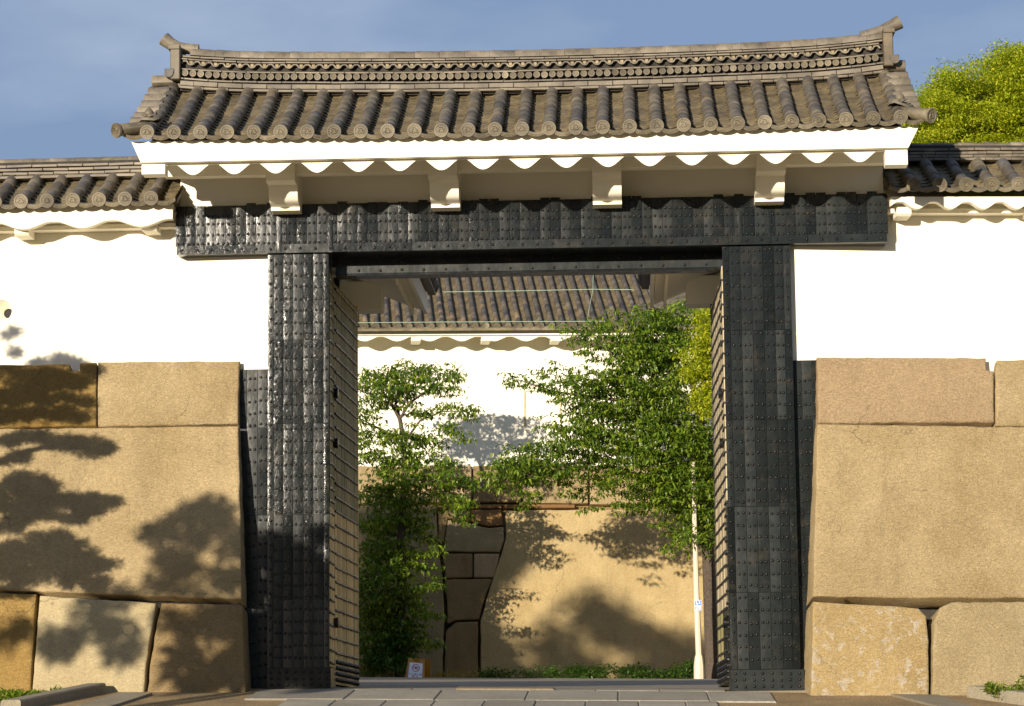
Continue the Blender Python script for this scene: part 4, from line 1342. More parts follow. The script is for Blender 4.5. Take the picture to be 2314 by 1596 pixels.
# green ropes on the roof
def rope(pxs, label):
    b = MB()
    pts = []
    nrm = (PB(5.1, .3) - PB(5, .3)).cross(PB(5, .4) - PB(5, .3)).normalized()
    for (xa_, ya_), (xb_, yb_) in zip(pxs, pxs[1:]):
        for i in range(6):
            pts.append(WP(xa_ + (xb_ - xa_) * i / 6, ya_ + (yb_ - ya_) * i / 6, PB(5, .3) + nrm * .105, nrm))
    b.tube(pts, .0095, 5)
    o = part("rope", b, M_ROPE, None, None, 60); tag(o, label, "rope", "green ropes on the tower roof")
rope([(1000, 660), (1150, 658), (1341, 654), (1450, 655)], "pale green rope strung across the middle of the tower roof")
rope([(770, 730), (1000, 728), (1200, 727), (1400, 726)], "pale green rope along the eave of the tower roof")
rope([(1341, 600), (1340, 655), (1331, 700), (1327, 727)], "pale green rope running down the slope of the tower roof")

bw = thing("stone_wall", (0, 50, 1.4), "high wall of giant boulders below the white tower behind the trees", "stone wall")
nB = Vector((math.sin(BANG), -math.cos(BANG), .09)).normalized()
pB0 = FB.M @ Vector((0, -.05, zst))
courses = [(640, 760, 1053, 1140), (763, 938, 1053, 1140), (941, 1066, 1053, 1136), (1069, 1178, 1052, 1136), (1181, 1330, 1051, 1138), (1333, 1480, 1051, 1140), (1483, 1640, 1050, 1142), (1643, 1800, 1050, 1142)]
for xa_, xb_, ya_, yb_ in courses:
    stone(bw, [(xa_, ya_), (xb_, ya_), (xb_, yb_), (xa_, yb_)], pB0, nB, random.choice((S_TAN, S_BROWN, S_PINK)), 1.0, .012, .03, .015, .5)
for xa_, xb_ in ((1003, 1062), (1066, 1134), (1137, 1300)):
    stone(bw, [(xa_, 1139), (xb_, 1139), (xb_, 1149), (xa_, 1150)], pB0, nB, S_RED, 1.0, .012, .03, .01, .5)
for pxs, m_, lb in (
    ([(600, 1143), (985, 1143), (990, 1228), (1001, 1310), (1004, 1420), (998, 1600), (600, 1600)], S_GREY, None),
    ([(1064, 1152), (1132, 1151), (1138, 1186), (1105, 1190), (1064, 1180)], S_RED, "small reddish filler stone"),
    ([(1012, 1174), (1062, 1182), (1105, 1193), (1138, 1190), (1140, 1220), (1130, 1248), (1000, 1247)], S_GREY, None),
    ([(990, 1155), (1060, 1152), (1060, 1178), (1012, 1171), (1003, 1225), (992, 1225)], S_BROWN, None),
    ([(1000, 1251), (1068, 1251), (1068, 1305), (1007, 1307)], S_BROWN, None),
    ([(1071, 1251), (1130, 1251), (1116, 1305), (1071, 1305)], S_PINK, None),
    ([(1006, 1310), (1113, 1308), (1092, 1365), (1083, 1400), (1030, 1402), (1012, 1410)], S_BROWN, None),
    ([(1008, 1425), (1030, 1406), (1080, 1404), (1083, 1600), (1000, 1600)], S_BROWN, None),
    ([(1142, 1153), (1400, 1150), (1640, 1146), (1860, 1146), (1860, 1600), (1087, 1600), (1086, 1400), (1113, 1310), (1134, 1250), (1143, 1215)], S_BOULD, "giant flat faced boulder at the right, sunlit")):
    stone(bw, pxs, pB0, nB, m_, 1.0, .006, .028, .02, .3, label=lb)
b = MB(); b.box(-9, 26, .15, 1.5, .3, zst - .05, FB.M)
part("rubble_backing", b, S_BROWN, bw)

for sx, xw_ in ((-1, -13.5), (1, 14.5)):  # unseen side walls of the court, added to hold skylight off it
    b = MB()
    b.prism([(xw_, 2.0, -.5), (xw_, 49, .5), (xw_ + sx * .5, 49, 6.2), (xw_ + sx * .5, 2.0, 4.6)], (sx * 2.0, 0, 0))
    structure("unseen_court_wall", b, S_BROWN)
    b = MB()
    b.prism([(xw_ + sx * .8, 2.0, 4.6), (xw_ + sx * .8, 49, 6.2), (xw_ + sx * .8, 49, 8.4), (xw_ + sx * .8, 2.0, 7.0)], (sx * .6, 0, 0))
    structure("unseen_court_parapet", b, M_WHITE)

# ------------------------------------------------------------------ foliage
def leaves(name, clusters, size, m, parent=None, droop=0.5, aspect=0.42, flat=0.0, kind=None, upright=0.0):
    """clusters: (centre, (rx, ry, rz), count). Each leaf is a folded rhomb."""
    C_, R_, N_ = [], [], []
    P = []
    for c, r, n in clusters:
        q = RNG.normal(size=(n, 3)) * 0.5
        ln = np.linalg.norm(q, axis=1, keepdims=True)
        q = np.where(ln > 1, q / ln, q)
        P.append(np.array(c) + q * np.array(r))
    P = np.concatenate(P); n = len(P)
    az_ = RNG.uniform(0, 2 * math.pi, n)
    el_ = RNG.normal(-droop, 0.45, n) + upright
    d = np.stack([np.cos(az_) * np.cos(el_), np.sin(az_) * np.cos(el_), np.sin(el_)], 1)
    upv = np.stack([RNG.normal(0, .45, n), RNG.normal(0, .45, n), np.ones(n)], 1)
    s_ = np.cross(d, upv); s_ /= np.linalg.norm(s_, axis=1, keepdims=True) + 1e-9
    nn_ = np.cross(s_, d)
    L_ = size * RNG.uniform(.65, 1.25, n)[:, None]
    w = L_ * aspect
    v0 = P; v1 = P + d * L_ * .45 + s_ * w * .5 + nn_ * w * .18; v2 = P + d * L_ - np.array([0, 0, .12]) * L_; v3 = P + d * L_ * .45 - s_ * w * .5 + nn_ * w * .18
    vv = np.stack([v0, v1, v2, v3], 1).reshape(-1, 3)
    idx = np.arange(n)[:, None] * 4
    tri = np.concatenate([idx + np.array([[0, 1, 2]]), idx + np.array([[0, 2, 3]])], 1).reshape(-1)
    me = bpy.data.meshes.new(name)
    me.vertices.add(len(vv)); me.vertices.foreach_set("co", vv.astype(np.float32).ravel())
    nt_ = n * 2
    me.loops.add(nt_ * 3); me.loops.foreach_set("vertex_index", tri.astype(np.int32))
    me.polygons.add(nt_); me.polygons.foreach_set("loop_start", np.arange(0, nt_ * 3, 3, dtype=np.int32))
    me.polygons.foreach_set("loop_total", np.full(nt_, 3, dtype=np.int32))
    me.materials.append(m); me.update(calc_edges=True); me.validate()
    o = link(name, me, parent)
    if kind: o['kind'] = kind
    return o
def px_clusters(lst, Y, dens, depth=0.8, jy=0.6, minn=5):
    """sprays of leaves: every listed pad becomes many small drooping sprays spread evenly through it"""
    out = []
    for (px, py, rx_, ry_) in lst:
        yy = Y + random.uniform(-jy, jy)
        c = W(px, py, yy); sc = (yy - CAM.y) / F
        n = max(20, int(dens * rx_ * ry_ / 100))
        k = max(3, n // 14)
        for i in range(k):
            a = random.uniform(0, 2 * math.pi); q = random.random() ** 0.45 * 1.08
            dx, dz = q * math.cos(a), q * math.sin(a)
            if random.random() < .25: dx, dz = dx * 1.18, dz * 1.3
            cc = (c.x + rx_ * sc * dx, c.y + random.uniform(-depth, depth), c.z + ry_ * sc * dz - .10 * rx_ * sc * dx * dx)
            out.append((cc, (.31, .30, .045), max(minn, n // k)))
    return out
def branch(mb, pxs, Y, r0_, r1_):
    pts = []
    for i, q in enumerate(pxs):
        yy = q[2] if len(q) > 2 else Y
        pts.append(W(q[0], q[1], yy))
    n = len(pts)
    mb.tube(pts, [r0_ + (r1_ - r0_) * i / (n - 1) for i in range(n)], 7)

# left cherry
YLt = 45.2
tb = W(905, 1530, YLt)
t1 = thing("cherry_tree", (tb.x, YLt, gz(tb.x, YLt)), "slender cherry tree with layered branches left, its foot in shade", "tree")
b = MB()
branch(b, [(903, 1545), (905, 1450), (908, 1350), (904, 1250), (910, 1150), (914, 1060), (912, 1000), (904, 950), (893, 915)], YLt, .16, .05)
branch(b, [(904, 950), (880, 905), (865, 885), (848, 868)], YLt, .05, .015)
branch(b, [(905, 945), (925, 912), (955, 890), (990, 872), (1030, 838), (1046, 823)], YLt - .2, .045, .008)
branch(b, [(893, 920), (900, 880), (925, 850)], YLt, .04, .01)
branch(b, [(913, 1010), (880, 985), (850, 965), (820, 950)], YLt, .05, .015)
branch(b, [(913, 1000), (950, 950), (1000, 930), (1050, 930)], YLt - .3, .04, .01)
branch(b, [(912, 1080), (960, 1085), (1020, 1090), (1065, 1110)], YLt - .3, .045, .012)
branch(b, [(911, 1130), (860, 1120), (820, 1110)], YLt, .045, .012)
branch(b, [(908, 1250), (950, 1235), (995, 1235)], YLt - .3, .03, .008)
part("trunk", b, M_BARK, t1, None, 60)
cl = [(870, 850, 42, 14), (930, 832, 48, 14), (985, 840, 45, 14), (825, 845, 22, 10), (1025, 855, 22, 14), (835, 890, 40, 22), (880, 872, 50, 22), (940, 868, 55, 18), (1000, 880, 30, 10),
      (820, 935, 26, 20), (890, 905, 40, 14), (955, 932, 30, 10), (1005, 922, 32, 11), (1045, 928, 25, 11), (1063, 940, 10, 8), (1035, 980, 18, 10), (1005, 962, 24, 9), (1050, 995, 8, 5),
      (845, 980, 45, 18), (920, 978, 50, 18), (965, 1000, 36, 18), (825, 1020, 30, 18), (900, 1030, 55, 24), (965, 1040, 48, 18), (1010, 1050, 30, 10),
      (900, 1075, 62, 24), (985, 1080, 62, 16), (1040, 1088, 40, 14), (1066, 1098, 16, 12), (1000, 1118, 48, 14), (1045, 1135, 24, 16), (1053, 1172, 10, 18), (1035, 1160, 12, 14),
      (850, 1120, 45, 22), (925, 1135, 55, 18), (845, 1175, 40, 20), (925, 1185, 36, 16), (960, 1215, 26, 9), (980, 1240, 22, 6), (965, 1255, 24, 7), (865, 1235, 48, 26), (840, 1300, 34, 24), (905, 1285, 36, 20),
      (860, 1350, 52, 34), (850, 1410, 46, 34), (880, 1455, 48, 30), (925, 1430, 34, 36), (940, 1380, 22, 24), (885, 1490, 44, 20), (985, 1300, 10, 5)]
leaves("crown", px_clusters(cl + [(905, 1180, 60, 26), (880, 1250, 56, 34), (850, 1320, 44, 40), (905, 1345, 44, 30), (870, 1405, 54, 36), (850, 1465, 46, 26), (960, 1325, 32, 12), (978, 1392, 26, 8), (955, 1450, 34, 12), (965, 1275, 30, 8), (905, 1110, 60, 24)], YLt, 58, .9), .155, LF_CHERRY, t1, .55)
cl2 = [(880, 1470, 46, 26), (900, 1500, 34, 16), (850, 1500, 26, 12), (925, 1440, 26, 30)]
sh = leaves("shrub", px_clusters(cl2, YLt - .8, 60, .4), .15, LF_SHRUB, None, .3)
tag(sh, "broad leaved green shrub at the foot of the left cherry tree", "shrub")

# right cherry
YRt = 43.2
tb = W(1600, 1520, YRt)
t2 = thing("cherry_tree", (tb.x, YRt, gz(tb.x, YRt)), "large spreading cherry tree right, leaning over the lamp post", "tree")
b = MB()
branch(b, [(1612, 1560), (1606, 1400), (1600, 1250), (1592, 1100), (1588, 1010), (1580, 930), (1560, 850), (1535, 770), (1500, 710)], YRt + .5, .24, .04)
branch(b, [(1588, 1020), (1540, 960), (1470, 920), (1400, 905), (1320, 895), (1250, 885), (1170, 858)], YRt, .10, .012)
branch(b, [(1575, 920), (1510, 870), (1440, 830), (1370, 790), (1300, 760)], YRt, .08, .012)
branch(b, [(1590, 1060), (1520, 1050), (1420, 1040), (1320, 1045), (1200, 1060), (1110, 1085)], YRt - .4, .09, .012)
branch(b, [(1592, 1110), (1530, 1100), (1440, 1110), (1370, 1120)], YRt - .3, .06, .012)
branch(b, [(1500, 1045), (1470, 1010), (1430, 985)], YRt, .05, .01)
branch(b, [(1598, 1180), (1570, 1200), (1540, 1230)], YRt, .04, .01)
branch(b, [(1440, 990), (1446, 1050), (1452, 1100), (1456, 1130)], YRt, .02, .01)
part("trunk", b, M_BARK, t2, None, 60)
cl = [(1540, 700, 46, 14), (1480, 726, 52, 18), (1275, 742, 16, 8), (1310, 757, 26, 11), (1345, 744, 40, 18), (1400, 722, 36, 14), (1455, 712, 36, 14), (1520, 710, 42, 16),
      (1350, 788, 40, 16), (1420, 772, 56, 26), (1490, 768, 56, 30), (1545, 760, 36, 36), (1400, 828, 44, 16), (1450, 820, 56, 24), (1515, 830, 44, 28),
      (1150, 842, 12, 9), (1165, 855, 18, 10), (1205, 866, 32, 10), (1235, 838, 20, 14), (1250, 878, 32, 12), (1290, 878, 38, 18), (1340, 868, 46, 22), (1280, 848, 24, 10), (1318, 845, 28, 10), (1400, 870, 56, 24), (1460, 878, 54, 24), (1520, 888, 46, 30),
      (1270, 912, 26, 8), (1320, 915, 42, 16), (1380, 928, 56, 22), (1450, 938, 56, 24), (1520, 950, 54, 32), (1585, 1000, 30, 34),
      (1235, 956, 20, 7), (1290, 962, 42, 16), (1350, 978, 56, 18), (1420, 990, 56, 22), (1490, 1000, 52, 26), (1555, 1030, 46, 26), (1600, 1040, 20, 30),
      (1180, 1010, 30, 10), (1240, 1004, 46, 13), (1300, 1010, 46, 15), (1360, 1030, 46, 18), (1430, 1040, 46, 18), (1115, 1062, 30, 10), (1165, 1048, 44, 16), (1225, 1045, 46, 16), (1110, 1088, 28, 9), (1180, 1083, 44, 13), (1240, 1080, 36, 11), (1290, 1068, 36, 18), (1145, 1108, 24, 8), (1205, 1120, 28, 12), (1190, 1145, 14, 9),
      (1350, 1088, 40, 12), (1310, 1108, 30, 11), (1400, 1098, 46, 16), (1460, 1108, 40, 14), (1500, 1080, 46, 26), (1330, 1150, 20, 7), (1420, 1148, 36, 10), (1480, 1150, 36, 13), (1540, 1110, 42, 36), (1590, 1150, 32, 46), (1555, 1190, 36, 22), (1535, 1232, 30, 12), (1602, 1225, 18, 24), (1500, 1180, 20, 8), (1560, 1215, 26, 16), (1600, 1110, 22, 50), (1540, 1060, 50, 26), (1590, 1080, 40, 40), (1480, 1060, 60, 20), (1420, 1070, 60, 14), (1570, 1140, 50, 40), (1450, 1130, 50, 12), (1370, 1060, 50, 14)]
cl += [(1500, 760, 56, 50), (1470, 850, 80, 50), (1500, 925, 56, 56), (1400, 900, 80, 40), (1480, 980, 80, 40), (1360, 950, 60, 36), (1580, 1020, 40, 60), (1300, 985, 60, 30), (1420, 1020, 80, 26), (1250, 1040, 80, 26), (1180, 1062, 70, 26), (1520, 1090, 70, 36), (1590, 1170, 34, 50), (1440, 800, 60, 40)]
leaves("crown", px_clusters(cl, YRt, 46, 1.3), .155, LF_CHERRY, t2, .5)

leaves("crown", px_clusters([(1562, 985, 26, 26), (1570, 1010, 22, 18), (1548, 1000, 20, 20)], 41.5, 100, .3, .2), .165, LF_CHERRY, t2, .5)

# camphor inside the court, bright new leaf
YC = 41.6
tb = W(1640, 1500, YC)
t3 = thing("camphor_tree", (tb.x, YC, gz(tb.x, YC)), "yellow green camphor tree close behind the right door leaf", "tree")
b = MB(); branch(b, [(1650, 1560), (1650, 1200), (1645, 950), (1640, 800), (1650, 650)], YC + .6, .3, .08)
branch(b, [(1645, 930), (1610, 860), (1590, 800)], YC, .1, .03); branch(b, [(1642, 800), (1620, 740), (1600, 710)], YC, .08, .03)
part("trunk", b, M_BARK, t3, None, 60)
cl = [(1600, 715, 26, 16), (1625, 740, 30, 34), (1595, 760, 26, 18), (1565, 800, 22, 12), (1610, 800, 34, 24), (1580, 830, 30, 18), (1560, 850, 18, 12), (1600, 860, 36, 24), (1625, 890, 30, 26), (1590, 905, 26, 20), (1610, 930, 22, 14), (1640, 700, 40, 40), (1660, 800, 40, 60), (1660, 900, 40, 50)]
leaves("crown", px_clusters(cl, YC - .6, 230, .6), .10, LF_CAMPHOR, t3, .3, .5)

# big camphor beyond the right wall
YK = 30.0
t4 = thing("camphor_tree", (11.0, YK, gz(11, YK)), "big yellow green camphor tree rising above the right wall's roof", "tree")
b = MB(); b.tube([(11, YK, .6), (11.1, YK, 4), (11.4, YK, 7), (11.0, YK, 10), (11.3, YK, 12)], [.6, .5, .4, .25, .1], 9)
b.tube([(11.2, YK, 6), (9.8, YK - .5, 8), (8.6, YK - .8, 9.6)], [.25, .15, .05], 7); b.tube([(11.3, YK, 6.5), (13, YK, 9), (14, YK, 11)], [.25, .15, .05], 7)
part("trunk", b, M_BARK, t4, None, 60)
cl = []
tops = [(2080, 250), (2092, 205), (2110, 195), (2125, 158), (2160, 172), (2185, 150), (2225, 135), (2260, 120), (2300, 112), (2340, 105), (2420, 95)]
def top_y(x):
    for (a, ya_), (c, yc_) in zip(tops, tops[1:]):
        if a <= x <= c: return ya_ + (yc_ - ya_) * (x - a) / (c - a)
    return 250
for i in range(300):
    px = random.uniform(2066, 2420); ty = top_y(px)
    py = ty + 8 + (random.random() ** .9) * (430 - ty)
    rr_ = random.uniform(11, 22)
    cl.append((px, max(py, ty + rr_ * .7), rr_ * 1.2, rr_ * .75))
for (x_, y_) in [(2092, 212), (2125, 166), (2122, 180), (2172, 168), (2185, 160), (2230, 140), (2265, 128), (2300, 120), (2086, 240), (2070, 290), (2060, 320)]: cl.append((x_, y_ + 4, 11, 7))
leaves("crown", px_clusters(cl, YK, 330, 1.3, 1.6), .08, LF_CAMPHOR, t4, .15, .5)

# ------------------------------------------------------------------ small things in the court
YLp = 42.2
p0, p1 = W(1580, 1514, YLp), W(1565, 1000, YLp)
zbase = gz(p0.x, YLp)
lpst = thing("lamp_post", (p0.x, YLp, zbase), "cream tapered lamp post with a small blue number plate near the right cherry", "lamp post")
hz = p1.z - p0.z
b = MB(); b.tube([(p0.x, YLp, p0.z + .35), (p0.x - .03, YLp, p0.z + 2.0), (p0.x - .03, YLp, p0.z + 2.02), (p1.x, YLp, p1.z)], [.088, .086, .078, .056], 8)
part("shaft", b, M_CREAM, lpst, None, 35)
b = MB(); b.tube([(p0.x, YLp, min(zbase, p0.z) - .05), (p0.x, YLp, p0.z + .1), (p0.x, YLp, p0.z + .36), (p0.x, YLp, p0.z + .43)], [.155, .15, .115, .09], 8)
part("base", b, M_CREAM, lpst, None, 35)
b = MB(); b.tube([(p1.x, YLp, p1.z - .05), (p1.x, YLp, p1.z + .15), (p1.x, YLp, p1.z + .45)], [.07, .16, .10], 10)
b.tube([(p1.x, YLp, p1.z + .45), (p1.x, YLp, p1.z + .55)], [.18, .02], 10)
part("lantern", b, M_CREAM, lpst, None, 35)
pa, pb = W(1571, 1357.5, YLp - .1), W(1584, 1380, YLp - .1)
xc = (pa.x + pb.x) / 2; hh = pa.z - pb.z
b = MB(); b.box(xc - .095, xc + .095, YLp - .100, YLp - .07, pb.z - .01, pa.z + .01, None, .004)
pl = part("number_plate", b, M_SIGNW, lpst)
b = MB(); b.box(xc - .085, xc + .085, YLp - .104, YLp - .098, pa.z - hh * .48, pa.z, None, .002); part("blue_panel", b, M_BLUE, pl)
b = MB(); b.box(xc - .085, xc + .085, YLp - .104, YLp - .098, pb.z, pa.z - hh * .53, None, .002); part("grey_panel", b, M_GREYBLUE, pl)
def text(name, s_, size, M, m, parent, sx=1.0, bold=0.0):
    cu = bpy.data.curves.new(name, 'FONT'); cu.body = s_; cu.size = size; cu.align_x = 'CENTER'; cu.align_y = 'CENTER'; cu.extrude = .0015; cu.offset = bold
    o = bpy.data.objects.new(name, cu); COL.objects.link(o)
    bpy.context.view_layer.update()
    me = bpy.data.meshes.new_from_object(o.evaluated_get(bpy.context.evaluated_depsgraph_get()))
    bpy.data.objects.remove(o); bpy.data.curves.remove(cu)
    me.name = name; me.materials.clear(); me.materials.append(m)
    return link(name, me, parent, M @ Matrix.Diagonal((sx, 1, 1, 1)))
UPR = Matrix.Rotation(math.pi / 2, 4, 'X')
text("plate_letter", "い", hh * .50, Matrix.Translation((xc, YLp - .107, pa.z - hh * .24)) @ UPR, M_SIGNW, pl, 1.0, .006)
text("plate_number", "29", hh * .56, Matrix.Translation((xc, YLp - .107, pa.z - hh * .765)) @ UPR, M_SIGNW, pl, .95, .004)

# A-frame sign
YSg = 43.0
sa, sb = W(924, 1490, YSg), W(961, 1486, YSg)
zg_ = W(940, 1541, YSg).z
ztop = (sa.z + sb.z) / 2
sg = thing("folding_sign", ((sa.x + sb.x) / 2 + .02, YSg, zg_), "orange folding board with a no drones notice beside the shrub", "sign")
xw = (sb.x - sa.x) / 2; xc = (sa.x + sb.x) / 2 - .02
Hs = ztop - zg_
tilt = math.atan(.24 / Hs)
def SGm(back):
    # panel frame: local x across, y up the panel, z outward
    a = tilt
    yv = Vector((.06 if not back else .10, math.sin(a) * (1 if not back else -1), math.cos(a))).normalized()
    xv = Vector((math.cos(rad(8)), math.sin(rad(8)), 0)); zv = xv.cross(yv).normalized(); xv = yv.cross(zv)
    o = Vector((xc - .035, YSg - .24, zg_)) if not back else Vector((xc + .09, YSg + .26, zg_))
    return frame3(o, xv, yv, zv)
for back in (False, True):
    M = SGm(back)
    b = MB(); h = Hs / math.cos(tilt)
    wb, wt = xw * 1.2, xw * 1.0
    th = .03
    out = [(-wb, 0), (wb, 0), (wt, h - .02), (wt - .02, h), (wt * .55, h), (wt * .45, h - .03), (-wt * .45, h - .03), (-wt * .55, h), (-wt + .02, h), (-wt, h - .02)]
    # panel pieces around the hand hole
    hx, hy0, hy1 = wt * .36, h - .10, h - .055
    def quad(p): b.prism([M @ Vector((x, y, -th if not back else 0)) for x, y in p], M.to_3x3() @ Vector((0, 0, th)))
    quad([(-wb, 0), (wb, 0), (wt + (wb - wt) * .12, hy0), (-wt - (wb - wt) * .12, hy0)])
    quad([(-wt - (wb - wt) * .12, hy0), (-hx, hy0), (-hx, hy1), (-wt * .45, h - .03), (-wt * .55, h), (-wt + .02, h), (-wt, h - .02)])
    quad([(hx, hy0), (wt + (wb - wt) * .12, hy0), (wt, h - .02), (wt - .02, h), (wt * .55, h), (wt * .45, h - .03), (hx, hy1)])
    quad([(-hx, hy1), (hx, hy1), (wt * .45, h - .03), (-wt * .45, h - .03)])
    pn = part("board", b, M_ORANGE, sg)
    if not back:
        b = MB(); w2 = xw * .80
        b.prism([M @ Vector(v) for v in ((-w2 * 1.06, .045, .0), (w2 * 1.06, .045, .0), (w2, h - .14, .0), (-w2, h - .14, .0))], M.to_3x3() @ Vector((0, 0, .006)))
        nt_ = part("notice", b, M_SIGNW, sg)
        hN = h - .185; cy = .045 + hN * .70; R_ = w2 * .62
        b = MB(); nn2 = 24
        for rr_ in (R_, R_ * .84):
            for i in range(nn2):
                a = 2 * math.pi * i / nn2; b.v.append(tuple(M @ Vector((rr_ * math.cos(a), cy + rr_ * math.sin(a), .0105))))
        b.f = [(i, (i + 1) % nn2, nn2 + (i + 1) % nn2, nn2 + i) for i in range(nn2)]
        c45 = math.sqrt(.5)
        q = []
        for e, s2 in ((-.9, -1), (-.9, 1), (.9, 1), (.9, -1)):
            q.append(M @ Vector((e * R_ * c45 + s2 * R_ * .07 * c45, cy - e * R_ * c45 + s2 * R_ * .07 * c45, .0115)))
        b.add(q, [(0, 1, 2, 3)])
        part("prohibition_ring", b, M_RED, nt_, None, 30)
        b = MB()
        def blk(pts): b.add([M @ Vector((x * R_, cy + y * R_, .0085)) for x, y in pts], [tuple(range(len(pts)))])
        blk([(-.35, .05), (.35, .05), (.42, .2), (.1, .3), (-.3, .22)]); blk([(-.15, -.3), (.15, -.3), (.2, .05), (-.2, .05)])
        blk([(-1.05, .3), (-.2, .16), (-.2, .08), (-1.05, .22)]); blk([(1.05, .25), (.2, .16), (.2, .08), (1.05, .17)])
        blk([(-.6, -.38), (-.52, -.38), (-.42, .1), (-.5, .1)]); blk([(.6, -.38), (.52, -.38), (.42, .1), (.5, .1)])
        blk([(-.62, -.42), (-.3, -.42), (-.3, -.36), (-.62, -.36)]); blk([(.62, -.42), (.3, -.42), (.3, -.36), (.62, -.36)])
        blk([(.25, .2), (.5, .55), (.42, .58), (.15, .25)])
        part("drone_symbol", b, M_BLACK, nt_)
        T = lambda y, z=.009: M @ Matrix.Translation((0, y, z))
        text("notice_text", "ドローン進入・撮影", .052, T(.045 + hN * .335), M_BLACK, nt_, .82)
        text("notice_text", "禁 止", .085, T(.045 + hN * .205), M_RED, nt_, .95)
        b = MB(); b.prism([M @ Vector(v) for v in ((-w2 * .88, .06, .006), (w2 * .88, .06, .006), (w2 * .86, .06 + hN * .085, .006), (-w2 * .86, .06 + hN * .085, .006))], M.to_3x3() @ Vector((0, 0, .002)))
        part("yellow_strip", b, M_YELLOW, nt_)
        text("notice_text", "NO DRONE ZONE", .040, T(.06 + hN * .042, .0095), M_GREENINK, nt_, .95)

# ground cover along the foot of the high wall, weeds and tufts
def strip_clusters(x0, x1, ya_, yb_, Y, dens, rad_=.22, jy=.5):
    out = []
    for i in range(int((x1 - x0) / 4)):
        px = random.uniform(x0, x1); py = random.uniform(ya_, yb_)
        yy = Y + random.uniform(-jy, jy)
        out.append((W(px, py, yy)[:], (rad_, .3, rad_ * .6), dens))
    return out
leaves("ground_cover", strip_clusters(1090, 1640, 1516, 1550, 45.5, 60, .3, .9) + strip_clusters(1280, 1460, 1508, 1522, 45.5, 26, .25) + strip_clusters(1530, 1640, 1500, 1525, 45.2, 40, .25)
       + strip_clusters(1090, 1200, 1535, 1550, 45.5, 20, .2), .11, LF_SHRUB, None, .1, .5, kind='stuff')
leaves("weeds", strip_clusters(800, 930, 1512, 1532, 45.6, 26, .22) + strip_clusters(965, 1085, 1524, 1540, 46.2, 14, .2), .16, LF_DRY, None, -.9, .16, kind='stuff')
leaves("weeds", strip_clusters(805, 880, 1500, 1528, 45.2, 22, .2), .18, LF_WEED, None, -.9, .2, kind='stuff')

# kerbs and weeds in front
def tuft(name, pxs, Y, n, size, label, m=LF_WEED):
    cs = []
    for (px, py, rx_, ry_) in pxs:
        for i in range(n):
            yy = Y + random.uniform(-.25, .25)
            c = W(px + random.uniform(-rx_, rx_), py + random.uniform(-ry_, ry_), yy)
            cs.append((c[:], (.05, .05, .05), 9))
    o = leaves(name, cs, size, m, None, -.35, .26, kind='stuff')
tuft("weeds", [(20, 1588, 36, 8), (40, 1583, 36, 8), (60, 1580, 26, 8), (20, 1576, 24, 10), (-40, 1588, 40, 10)], -2.5, 34, .10, "")
tuft("weeds", [(100, 1574, 30, 6), (135, 1570, 20, 5), (60, 1576, 30, 6)], -1.3, 22, .09, "")
tuft("weeds", [(2262, 1566, 22, 8), (2290, 1570, 26, 14), (2312, 1552, 14, 20), (2330, 1560, 30, 26), (2240, 1556, 8, 6)], -1.5, 24, .085, "")
def kerb(pts, h, w_, label, m=S_KERB):
    """pts: two ground points; a bevelled kerb between them"""
    a, c = pts
    d = Vector((c.x - a.x, c.y - a.y, 0)); ln = d.length; d.normalize()
    nx_ = Vector((-d.y, d.x, 0))
    b = MB()
    sec = [(-w_ / 2, -.4), (w_ / 2, -.4), (w_ / 2, h - .02), (w_ / 2 - .02, h), (-w_ / 2 + .02, h), (-w_ / 2, h - .02)]
    k = 6
    for i in range(k + 1):
        p = Vector((a.x, a.y, 0)) + d * ln * i / k
        z = a.z + (c.z - a.z) * i / k
        for s_, zz in sec: b.v.append((p.x + nx_.x * s_, p.y + nx_.y * s_, z + zz))
    for i in range(k):
        for j in range(6): b.f.append((i * 6 + j, i * 6 + (j + 1) % 6, i * 6 + 6 + (j + 1) % 6, i * 6 + 6 + j))
    b.f += [tuple(range(5, -1, -1)), tuple(k * 6 + j for j in range(6))]
    o = part("kerb", b, m, None, None, 30); tag(o, label, "kerb", "kerbs at the foot of the stone walls")
def gp(x, y, dz=0): return Vector((x, y, gz(x, y) + dz))
kerb((gp(-5.64, -.85), gp(-6.15, -3.7)), .13, .26, "raised concrete kerb at the lower left corner by the weeds")
kerb((gp(5.84, -.80), gp(6.95, -3.5)), .15, .28, "raised concrete kerb at the lower right corner by the weeds")
def strip(pts, label):
    b = MB()
    b.add([gp(*p, .03) for p in pts] + [gp(*p, -.2) for p in pts], [(0, 1, 2, 3), (0, 4, 5, 1), (1, 5, 6, 2), (2, 6, 7, 3), (3, 7, 4, 0)])
    o = part("drain_slab", b, S_KERB, None); tag(o, label, "slab", "drain slabs along the stone walls")
strip([(4.75, -.72), (5.35, -.78), (5.62, -3.2), (5.28, -3.2)], "flat pale concrete strip in front of the right stone wall")
strip([(-5.28, -1.2), (-4.85, -1.15), (-5.0, -3.3), (-5.42, -3.3)], "flat pale concrete strip in front of the left stone wall")

